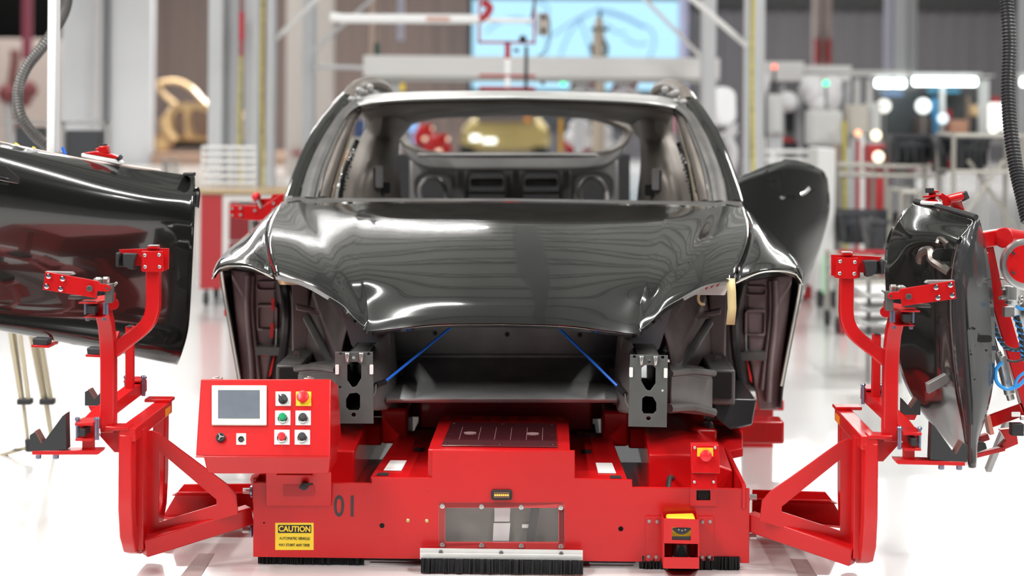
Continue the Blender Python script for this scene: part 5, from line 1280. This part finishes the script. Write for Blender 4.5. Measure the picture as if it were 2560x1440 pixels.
# white wrapped robots right of the roof
WR = mat('white_cover_fabric', (.85,.84,.86), .6)
for i, (x, y, lbl) in enumerate(((1812,250,'robot wrapped in bright white covers between the silver columns right of the roof'), (1562,215,'small white wrapped robot just above the right end of the roof'), (1458,212,'small white wrapped robot hanging under the white beam'))):
    t = thing('covered_robot', lbl, 'robot', P(x, y+ (160 if i == 0 else 40), 17.6 + i))
    d = 17.6 if i == 0 else 18.25
    if i == 0:
        MB().prism([P(1784,222,d),P(1812,214,d),P(1840,228,d),P(1842,300,d),P(1820,318,d),P(1792,310,d),P(1782,270,d)], (0,.3,0)).o('cover', mat('glowing_white_cover', (.9,.9,.92), .6, emit=(1,1,1), es=.25), t, bevel=.04)  # emission makes the cover glow, though it is no lamp
        MB().tube([P(1842,310,d), P(1822,330,d), P(1790,345,d)], .02, 8, 3).tube([P(1836,320,d),P(1820,345,d),P(1832,380,d),P(1826,420,d),P(1812,450,d)], .05, 10, 4).o('arm_cover', WR, t)
        MB().box(P(1788,352,d), P(1822,392,d+.1)).box(P(1786,396,d), P(1818,402,d+.1)).box(P(1784,402,d), P(1850,700,d+.3)).o('robot_base', mat('grey_robot_base', (.3,.3,.31), .5), t)
    else:
        MB().ball(P(x, y, d), .07, 1, 1, .8).ball(P(x-14, y+16, d), .06, 1.4, 1, .7).tube([P(x,y,d), P(x+22,y+12,d), P(x+30,y+30,d)], .04, 8, 3).o('cover', WR, t)
        MB().ball(P(x+24, y-6, d), .035).tube([P(x-20,y-6,d), P(x-30,y+10,d), P(x-14,y+24,d)], .02, 8, 3).o('red_joint', RED2, t)
        MB().tube([P(x,y-6,d), P(x,186,d)], .02, 8).o('hanger', COLM, t)
# red and white machines seen through the car
random.seed(11)
for i, (x, y, s, lbl) in enumerate(((1100,365,1.0,'red welding robot seen through the left half of the rear window'), (1450,345,1.1,'white and red wrapped robot seen through the right half of the rear window'), (1505,355,1.0,'red machine with white cover at the right end of the rear window'), (1065,335,.8,'small red clamp tower at the left end of the rear window'))):
    d = 22 + i; t = thing('weld_robot', lbl, 'robot', P(x, y+30, d))
    f = lambda a, b: P(x+a*s, y+b*s, d)
    MB().tube([f(-20,30), f(-26,8), f(-4,-8), f(14,-2), f(20,14)], .055, 10, 4).ball(f(-8,-10), .09).tube([f(12,30), f(10,-14), f(14,-30)], .045, 8, 3).o('red_arm', RED, t)
    MB().box(f(-30,40), f(30,26)).box((f(-14,0).x, d-.05, 0), (f(14,0).x, d+.2, f(0,30).z)).o('robot_base', RED2, t)
    if i in (1, 2): MB().ball(f(0,-24), .12, 1.1, 1, .9).ball(f(-14,0), .11).ball(f(10,8), .1, 1.2).o('white_cover', WR, t)
    else: MB().ball(f(-2,12), .04).ball(f(16,-18), .035).o('lamp', mat('warm_small_lamp', (.9,.7,.5), .4, emit=(1,.8,.6), es=.8), t)
tag(MB().box((P(1400,0,20).x, 20, 0), (P(1409,0,20).x, 20.1, P(0,285,20).z)).o('safety_post', mat('amber_paint', (.8,.42,.02), .5), None, base=(P(1404,0,20).x,20,0)), 'amber yellow safety post seen through the right half of the rear window', 'post')
tag(MB().box(P(886,345,17.3), P(912,300,17.4)).box((P(896,0,17.4).x, 17.3, 0), (P(902,0,17.4).x, 17.38, P(0,344,17.3).z)).o('blue_board', mat('navy_plastic', (.03,.06,.16), .5), None, base=P(900,345,17.3)), 'dark blue board on a stand seen through the left of the windscreen', 'board')
tag(MB().box(P(862,345,17), P(905,375,17.2)).box((P(876,0,17).x, 17.05, 0), (P(890,0,17).x, 17.15, P(0,373,17).z)).box(P(868,364,16.95), P(886,378,17)).o('grey_machine_box', mat('grey_yellow_box', (.45,.43,.36), .5), None, base=P(880,375,17)), 'grey box seen low through the left of the windscreen', 'box')
tag(MB().box((P(1665,0,17.5).x, 17.5, 0), (P(1690,0,17.5).x, 17.9, P(0,280,17.5).z)).o('pink_machine', mat('pink_cover', (.75,.3,.36), .6), None, base=(P(1677,0,17.5).x,17.5,0)), 'pink covered machine seen through the right of the windscreen', 'machine')
# blue-white small monitor at the left end of the rear window
tag(MB().box(P(1020,300,26), P(1046,330,26.1)).box((P(1031,0,26).x, 26.1, 0), (P(1036,0,26).x, 26.15, P(0,325,26).z)).o('small_monitor', mat('blue_monitor_glow', (.02,.02,.02), .4, emit=(.3,.55,1), es=.9), None, base=P(1033,330,26)), 'small glowing blue monitor at the left end of the rear window', 'monitor')
# ================================================================ shop furniture, left and right
def zpix(y, d): return P(1280, y, d).z
def xpix(x, d): return P(x, 270, d).x
def cabinet(x0, x1, y0, d, doors, label, openx=None, dep=.5):
    t = thing('tool_cabinet', label, 'cabinet', ((xpix(x0,d)+xpix(x1,d))/2, d, 0))
    X0, X1, Z1 = xpix(x0,d), xpix(x1,d), zpix(y0,d)
    zb = .14
    MB().box((X0, d, zb), (X1, d+dep, Z1)).o('cabinet_body', OFFW, t, bevel=.008)
    MB().box((X0-.02, d-.03, Z1), (X1+.02, d+dep, Z1+.03)).o('worktop', WOODM, t, bevel=.004)
    for i, (a, b_, ya, yb, m) in enumerate(doors):
        MB().box((xpix(a,d), d-.02, zpix(yb,d)), (xpix(b_,d), d, zpix(ya,d))).o('cabinet_door', m, t, bevel=.004)
    for x in (X0+.05, X1-.05):
        for y in (d+.06, d+dep-.06):
            w_ = MB().cyl((x-.015, y, .05), (x+.015, y, .05), .05, n=16).o('caster', RUB, t)
            MB().box((x-.02, y-.02, .06), (x+.02, y+.02, zb)).o('caster_fork', STEEL, w_)
    return t
RDM = mat('red_cabinet_door', (.4,.025,.03), .45); RDD = mat('dark_red_interior', (.2,.006,.01), .6)
cb = cabinet(498, 712, 490, 14.0, [(504,558,494,728,RDM),(576,650,510,606,RDD),(576,700,612,722,RDD)], 'white tool cabinet with red doors on casters left of the car', dep=.6)
gr = thing('wire_rack', 'white wire grid rack standing on the tool cabinet left of the car', 'rack', P(570, 484, 14.1))
for y in (368, 385, 403, 421, 440, 458, 474):
    MB().cyl(P(505,y,14.1), P(640,y+1,14.1), .012, n=8).o('grid_bar', OFFW, gr, smooth=True)
for x in (507, 540, 574, 608, 638):
    MB().cyl(P(x,366,14.12), P(x,483.5,14.12), .012, n=8).o('grid_upright', OFFW, gr)
tag(MB().box(P(728,379,39.8), P(756,387,40)).o('red_sign', mat('maroon_sign', (.22,.01,.02), .5), None, base=P(740,387,39.8)), 'small dark red bar on the beige pillar left of the car roof', 'sign')
# right hand side
cabinet(1985, 2037, 520, 14.76, [(1989,2033,560,742,RDM)], 'white cabinet with a red door behind the open side door', dep=.5)
tall = thing('white_locker', 'tall white locker panel just right of the open side door', 'locker', (xpix(2068,14.2), 14.2, 0))
MB().box((xpix(2046,14.2), 14.2, .12), (xpix(2090,14.2), 14.7, zpix(365,14.2))).o('locker_body', mat('locker_white', (.7,.7,.69), .4), tall, bevel=.01)
mb = MB()
for x in (2050, 2086): mb.cyl((xpix(x,14.2), 14.25, .06), (xpix(x,14.2)+.03, 14.25, .06), .06, n=14)
mb.o('caster', RUB, tall)
mb = MB(); wb(mb, 2058, 640, 2066, 735, 14.1, .02); mb.o('green_strip', mat('pale_green_strip', (.35,.8,.45), .5), tall)
# machine housing under beam at right
mh = thing('machine_enclosure', 'off-white machine enclosure with a broad header above the pale control cabinets', 'machine', (xpix(2010,18.5), 18.5, 0))
MB().box((xpix(1895,18.5), 18.5, zpix(198,18.5)), (xpix(2010,18.5), 19, zpix(148,18.5))).box((xpix(2010,18.5), 18.55, zpix(176,18.5)), (xpix(2131,18.5), 19, zpix(157,18.5))).o('header', mat('header_white', (.68,.67,.66), .45), mh, bevel=.01)
MB().box((xpix(2010,18.5), 18.56, zpix(196,18.5)), (xpix(2128,18.5), 19, zpix(178,18.5))).o('header_band', OFFW, mh)
for a, b_ in ((1896,1912),(1998,2010),(2118,2131),(1956,1966)): MB().box((xpix(a,18.5), 18.6, 0), (xpix(b_,18.5), 18.8, zpix(190,18.5))).o('enclosure_post', COLM, mh)
MB().box((xpix(1896,18.9), 19.4, 0), (xpix(2128,18.9), 19.5, zpix(200,19))).o('rear_panel', mat('mottled_machine_panel', (.2,.2,.21), .6, noise=.6, nscale=2.5), mh)  # mottled dark grey panel
MB().box((xpix(1912,18.9), 18.9, 0), (xpix(1998,18.9), 19.0, zpix(430,19))).o('machine_base', mat('brown_base', (.3,.24,.2), .6), mh)
random.seed(5)
for i, (x, y, sx, sy) in enumerate(((1905,210,.07,.12),(1970,255,.09,.1),(2035,230,.1,.16),(2080,235,.1,.18),(2020,215,.07,.1),(2090,215,.06,.09),(2045,260,.09,.1))):
    MB().ball(P(x, y, 18.3), 1, sx, .1, sy, 12).o('wrapped_fixture', WR, mh)
mb = MB()
for x, y, m in ((1938,345,0),(1960,360,0),(1975,365,0),(1935,360,0)): mb.ball(P(x, y, 18.3), .07)
mb.o('red_fixture', RED2, mh)
mb = MB(); wb(mb, 1940, 355, 1995, 375, 18.2, .1); wb(mb, 1960, 262, 1990, 330, 18.9, .1); mb.o('black_fixture', DKGREY, mh)
def ctrl(x0, x1, y0, y1, d, m, label, leg=True):
    t = thing('control_cabinet', label, 'cabinet', ((xpix(x0,d)+xpix(x1,d))/2, d, 0))
    MB().box((xpix(x0,d), d, zpix(y1,d)), (xpix(x1,d), d+.25, zpix(y0,d))).o('cabinet_box', m, t, bevel=.015)
    MB().box((xpix(x0,d)+.03, d-.01, zpix(y1,d)+.03), (xpix(x1,d)-.03, d, zpix(y0,d)-.03)).o('cabinet_door', m, t, bevel=.005)
    if leg:
        c = (xpix(x0,d)+xpix(x1,d))/2
        MB().box((c-.06, d+.05, 0), (c+.06, d+.2, zpix(y1,d))).o('cabinet_stand', COLM, t)
    return t
ctrl(1926, 1958, 230, 330, 17.6, mat('pale_cabinet_paint', (.68,.69,.68), .4), 'narrow pale control cabinet below the red signal light')
ctrl(2023, 2106, 270, 356, 17, MATS['pale_cabinet_paint'], 'square pale control cabinet below the green signal light at the right')
ctrl(2120, 2172, 255, 330, 17.8, mat('cream_cabinet_paint', (.62,.58,.52), .4), 'cream control cabinet right of the square pale one')
ctrl(2172, 2202, 250, 330, 17.9, MATS['pale_cabinet_paint'], 'slim pale cabinet beside the cream control cabinet', True)
ctrl(1893, 1915, 338, 681, 17, WHITE, 'low white bollard cabinet at the foot of the silver column right of the roof', False)
for a, b_, y0, d, lbl, m in ((2028,2052,366,17.5,'white rounded gate post beside the square control cabinet',WHITE),(2108,2128,370,17,'pale blue-white post below the cream cabinet',mat('pale_blue_post', (.6,.7,.74), .4)),(2150,2164,338,17,'white post left of the red lamp column',WHITE)):
    colm(a, b_, d, m, 'gate_post', lbl, 'post', y0=y0, dep=.1)
for x, d, lbl in ((2056,17.3,'orange safety post behind the open side door'),):
    colm(x, x+8, d, mat('orange_post_paint', (.7,.3,.04), .5), 'safety_post', lbl, 'post', y0=355, dep=.05)
colm(2062, 2102, 17.6, mat('tan_stand', (.42,.31,.26), .5), 'cabinet_pedestal', 'tan pedestal below the square pale control cabinet', 'pedestal', y0=358, dep=.2)
tag(MB().cyl(P(2110,300,16.9), (P(2116,440,16.9).x, 16.9, 0), .022).o('yellow_post', YC, None, base=P(2116,440,16.9)), 'yellow pipe right of the square pale control cabinet', 'pipe')
rl = thing('guard_rail', 'white guard rail in front of the machine enclosure', 'rail', P(1960, 470, 16.8))
for y in (378, 400, 420): MB().tube([P(1915,y,16.8), P(2040,y+1,16.8)], .018, 8).o('rail_bar', WHITE, rl)
for x in (1932, 2036): MB().tube([P(x,374,16.8), (P(x,374,16.8).x, P(x,374,16.8).y, 0)], .022, 8).o('rail_post', WHITE, rl)
# red lamp column
for x, y, d, lbl in ((2145,336,16.6,'slim red column topped by an orange lamp'),):
    t = thing('lamp_column', lbl, 'lamp', (P(x,y,d).x, d, 0))
    MB().cyl((P(x,y,d).x, d, 0), P(x, 350, d), .018).o('column', RED2, t); MB().ball(P(x, 333, d), .03, n=12).o('lens', mat('orange_glow', (.9,.5,.3), .4, emit=(1,.45,.25), es=1.3), t)
t = thing('red_machine', 'red machine with a warm round work lamp left of the black bins', 'machine', (P(2190,0,16).x, 16, 0))
MB().box(P(2172,430,16), P(2212,360,16.3)).box(P(2178,700,16), P(2206,430,16.3)).o('machine_body', RED2, t, bevel=.03)
MB().ball(P(2196,392,15.9), .045).ball(P(2190,338,15.9), .042).o('work_lamp', mat('warm_lamp_glow', (.9,.8,.6), .4, emit=(1,.86,.62), es=1.7), t)
MB().box(P(2200,370,15.95), P(2214,420,16)).o('black_shroud', RUB, t)
# columns
colm(2036, 2050, 34, mat('pink_grey_pipe', (.5,.4,.38), .5), 'roof_pipe', 'pink-grey vertical pipe with a red lower band above the enclosure', 'pipe', dep=.3)
colm(2052, 2066, 34.1, mat('beige_pipe', (.6,.55,.5), .5), 'roof_pipe', 'beige vertical pipe between two red banded pipes', 'pipe', dep=.3)
colm(2066, 2078, 34, MATS['pink_grey_pipe'], 'roof_pipe', 'right pink-grey vertical pipe above the enclosure', 'pipe', dep=.3)
ob = MB(); wb(ob, 2037, 98, 2050, 160, 33.9, .08); tag(ob.o('red_band', RED2, None, base=P(2043,160,33.9)), 'red band on the left vertical pipe above the enclosure', 'band')
ob = MB(); wb(ob, 2065, 98, 2078, 160, 33.9, .08); tag(ob.o('red_band', RED2, None, base=P(2071,160,33.9)), 'red band on the right vertical pipe above the enclosure', 'band')
cm = thing('building_column', 'broad pale grey building column between the fluorescent lamps', 'column', (xpix(2262,24), 24, 0))
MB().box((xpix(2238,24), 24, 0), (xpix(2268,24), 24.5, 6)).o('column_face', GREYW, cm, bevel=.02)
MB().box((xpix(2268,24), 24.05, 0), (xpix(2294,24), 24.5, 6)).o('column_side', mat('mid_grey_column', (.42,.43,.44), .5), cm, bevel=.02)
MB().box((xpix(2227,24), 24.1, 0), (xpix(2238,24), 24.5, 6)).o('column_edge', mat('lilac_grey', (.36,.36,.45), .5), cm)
colm(2556, 2575, 24, GREYW, 'edge_column', 'pale column at the very right edge of the frame', 'column')
# work station with fluorescent lights
for (x0, x1, y0, y1, d, lbl) in ((2190,2262,198,218,22.5,'short bright fluorescent tube left of the building column'), (2284,2440,193,214,21.68,'long bright fluorescent tube right of the building column'), (2554,2600,195,215,21.5,'bright fluorescent tube at the right edge')):
    t = thing('work_light', lbl, 'lamp', P((x0+x1)/2, y0, d))
    MB().cyl(P(x0,(y0+y1)/2,d), P(x1,(y0+y1)/2+1,d), .042, n=12).o('tube', mat('fluorescent_glow', (1,1,1), .5, emit=(.86,1,.97), es=7), t)
    MB().box(P(x0-4,y0-4,d), P(x1+4,y0-9,d+.2)).o('lamp_housing', WHITE, t)
ws = thing('work_station', 'pale work station frame carrying the long fluorescent tube', 'work station', (xpix(2380,21.8), 21.8, 0))
MB().box(P(2136,176,21.9), P(2270,190,22.2)).box(P(2285,186,21.9), P(2470,192,22.2)).o('top_frame', OFFW, ws)
for x in (2352, 2450, 2462, 2140, 2170): MB().box((xpix(x,22), 22, 0), (xpix(x+10,22), 22.1, zpix(190,22))).o('frame_post', OFFW, ws)
MB().box((xpix(2200,22.5), 22.6, zpix(345,22.5)), (xpix(2480,22.5), 22.7, zpix(215,22.5))).o('back_panel', mat('dark_backdrop_board', (.09,.095,.1), .6), ws)
MB().box((xpix(2200,22), 21.8, zpix(352,22)), (xpix(2500,22), 22.6, zpix(340,22))).o('bench_top', PRIM, ws)
for (x, y, r, lbl, em) in ((2308,265,.058,'round white ring lamp right of the building column',(.95,1,.98)),(2210,265,.05,'round cream ring lamp left of the building column',(1,.95,.85)),(2357,296,.032,'small round blue-white lamp on the bench',(.6,.85,1))):
    t = thing('ring_lamp', lbl, 'lamp', P(x, y+12, 21.9))
    MB().sweep([P(x,y,21.9) + Vector((math.cos(a)*r, 0, math.sin(a)*r)) for a in [2*math.pi*k/24 for k in range(24)]], [(-.022,-.01),(.022,-.01),(.022,.01),(-.022,.01)], up=(0,1,0), closed=True).o('ring', mat('ring_glow_%d' % x, (1,1,1), .5, emit=em, es=1.0), t)
    MB().ball(P(x,y,21.95), r*.62).o('lamp_hub', mat('green_grey_hub', (.1,.2,.18), .5), t)
    MB().cyl(P(x,y+14,21.95), P(x,341,21.95), .012).o('lamp_stem', STEEL, t)
t = tag(MB().box(P(2456,258,22.15), P(2510,325,22.25)).box(P(2478,325,22.17), P(2488,341,22.23)).o('light_box', mat('warm_panel_glow', (1,.98,.93), .5, emit=(1,.97,.9), es=1.25), None, base=P(2480,341,21.9)), 'bright square light box beside the black hose', 'lamp')
for i, (x0, y0, x1, y1, m, nm, lbl) in enumerate(((2325,222,2400,232,mat('cyan_plastic', (.1,.5,.8), .4),'blue_tool','blue tool hanging under the long fluorescent tube'),(2210,228,2258,240,mat('soft_blue', (.25,.4,.7), .4),'blue_rail','pale blue rail under the short fluorescent tube'),(2334,244,2346,290,mat('cyan_plastic2', (.1,.45,.85), .4),'blue_fixture','upright blue fixture beside the ring lamp'),(2290,292,2332,330,mat('brown_black_part', (.09,.06,.05), .5),'motor_unit','brown black motor unit on the bench'),(2372,300,2420,325,mat('copper_part', (.6,.3,.2), .4),'copper_box','copper coloured box on the bench'),(2358,275,2380,296,RED2,'red_clamp','small red clamp on the bench'),(2424,290.5,2452,325,DKGREY,'black_unit','black unit left of the square light box'),(2421,240,2424,290,mat('tan_pole2', (.55,.4,.3), .4),'tan_rod','tan rod standing behind the copper coloured box'),(2428,262,2452,290,mat('amber_part', (.8,.55,.3), .4),'amber_block','amber block left of the square light box'),(2486,240,2500,257.5,RED2,'red_beacon','small red beacon above the square light box'))):
    dd = 22.2; ob = MB()
    if (y1 > 285 and nm not in ('red_clamp', 'amber_block')) or nm == 'blue_fixture': y1 = 341
    wb(ob, x0, y0, x1, y1, dd, .15)
    if nm in ('red_clamp',): wb(ob, (x0+x1)/2-1.5, y1-1, (x0+x1)/2+1.5, 341, dd+.02, .03)
    if nm in ('blue_tool', 'blue_rail'): wb(ob, (x0+x1)/2-1.5, 188, (x0+x1)/2+1.5, y0+1, dd+.02, .03)
    if 1: tag(ob.o(nm, m, None, base=P((x0+x1)/2, y1, dd), bevel=.02), lbl, nm.split('_')[-1])
# tube shelf racks with black bins
TB = mat('taupe_tube', (.42,.40,.36), .4, metal=.3)
def bin_(x0, x1, y0, y1, d, label, dep=.45, taper=.04, skew=0, group='black plastic bins on the tube racks'):
    z0, z1 = zpix(y1, d), zpix(y0, d); X0, X1 = xpix(x0, d), xpix(x1, d)
    t = thing('storage_bin', label, 'bin', ((X0+X1)/2, d+dep/2, z0), group)
    fb = lambda i, tp: [(X0+i+tp, d+i+tp), (X1-i-tp, d+i+tp), (X1-i-tp+skew, d+dep-i-tp), (X0+i+tp+skew, d+dep-i-tp)]
    mb = MB()
    for i in range(4):
        a, b_ = fb(0, taper)[i], fb(0, taper)[(i+1) % 4]; c, e_ = fb(0, 0)[(i+1) % 4], fb(0, 0)[i]
        mb.add([(a[0],a[1],z0),(b_[0],b_[1],z0),(c[0],c[1],z1),(e_[0],e_[1],z1)], [[0,1,2,3]])
    q = fb(0, taper); mb.add([(p[0],p[1],z0) for p in q], [[0,1,2,3]])
    mb.o('bin_shell', DKGREY, t, solid=.012)
    MB().box((X0-.01, d-.015, z1-.02), (X1+.01, d, z1+.01)).box((X0+.03, d+.004, z0+(z1-z0)*.6), (X1-.03, d+.012, z0+(z1-z0)*.7)).o('bin_rim', mat('black_bin_rim', (.05,.052,.06), .45), t)
    mb = MB(); n = 4
    for k in range(n+1):
        x = X0+.03+(X1-X0-.06)*k/n; mb.box((x-.006, d-.006+.0, z0+.02), (x+.006, d+.03, z1-.03))
    mb.o('bin_rib', DKGREY, t)
bin_(2236, 2338, 330, 403, 14.53, 'black ribbed bin on the upper shelf of the tube rack, left one')
bin_(2352, 2378, 332, 428, 14.0, 'narrow black bin seen side-on between the two wide upper bins')
bin_(2398, 2478, 335, 414, 13.8, 'black ribbed bin on the upper shelf left of the black hose')
bin_(2104, 2250, 524, 600, 14.0, 'long black bin on the middle shelf below the left rack')
bin_(2180, 2224, 545, 637, 12.62, 'deep black bin standing in front on the middle shelf')
def shelfrack(label, xs, ys, d, dep, group='tube shelf racks at the right'):
    t = thing('tube_shelf_rack', label, 'shelf', ((xpix(xs[0],d)+xpix(xs[-1],d))/2, d, 0), group)
    for x in xs:
        for y_ in (d, d+dep):
            MB().cyl((xpix(x,d), y_, .1), (xpix(x,d), y_, zpix(ys[0],d)+.02), .016, n=8).o('rack_post', TB, t)
            MB().cyl((xpix(x,d)-.015, y_, .05), (xpix(x,d)+.015, y_, .05), .05, n=12).o('caster', RUB, t)
    for y in ys:
        mb = MB(); z_ = zpix(y, d)
        for y_ in (d, d+dep): mb.cyl((xpix(xs[0],d), y_, z_), (xpix(xs[-1],d), y_, z_), .014, n=8)
        for k in range(5): x = xpix(xs[0],d) + (xpix(xs[-1],d)-xpix(xs[0],d))*k/4; mb.cyl((x, d, z_), (x, d+dep, z_), .010, n=8)
        mb.o('shelf_frame', TB, t)
    return t
shelfrack('taupe tube shelf rack holding the wide black bins near the white locker', (2094, 2216, 2350), (408, 432, 640), 14.5, .5)
t = shelfrack('taupe tube shelf rack left of the black hose with crossed braces', (2385, 2560), (330, 420), 13.7, .5)
MB().cyl(P(2396,560,13.7), P(2510,400,13.7), .014, n=8).cyl(P(2420,400,13.75), P(2540,570,13.75), .014, n=8).o('cross_brace', TB, t)
t = shelfrack('low taupe trolley with red edge below the black bins', (2100, 2228), (638, 668, 700), 12.6, .45)
MB().box((xpix(2098,12.5), 12.5, zpix(628,12.5)), (xpix(2228,12.5), 12.52, zpix(618,12.5))).o('red_edge', RED2, t)
MB().cyl((xpix(2100,12.6), 12.5, .06), (xpix(2100,12.6)+.03, 12.5, .06), .06, n=16).o('red_caster', RED2, t)
shelfrack('taupe tube frame standing right behind the lower black bins', (2255, 2300), (472, 700), 13.4, .4)
# low red barrier far right
tag(MB().box((xpix(2165,24), 24, zpix(478,17)), (xpix(2400,24), 24.1, zpix(470,20)+.22)).o('red_barrier', RED2, None, base=(xpix(2280,24),24,0)), 'long red barrier board low behind the tube shelf racks', 'barrier')
# stacked metal trays between the rack arms
t = thing('metal_tray_stack', 'shiny pale metal trays on the floor trolley behind the right rack arm', 'tray', P(2200, 880, 10.5))
for i, (y, w_) in enumerate(((735,0),(770,4),(805,8),(838,10))):
    MB().prism([P(2168-w_,y,10.2), P(2255,y-4,10.2), P(2258,y+8,10.2), P(2166-w_,y+12,10.2)], (0,.5,0)).o('tray', ALU, t, bevel=.01)
for x in (2172, 2250): MB().bar(P(x,700,10.3), (P(x,700,10.3).x, P(x,700,10.3).y, 0), .02, .02).o('trolley_post', PRIM, t)
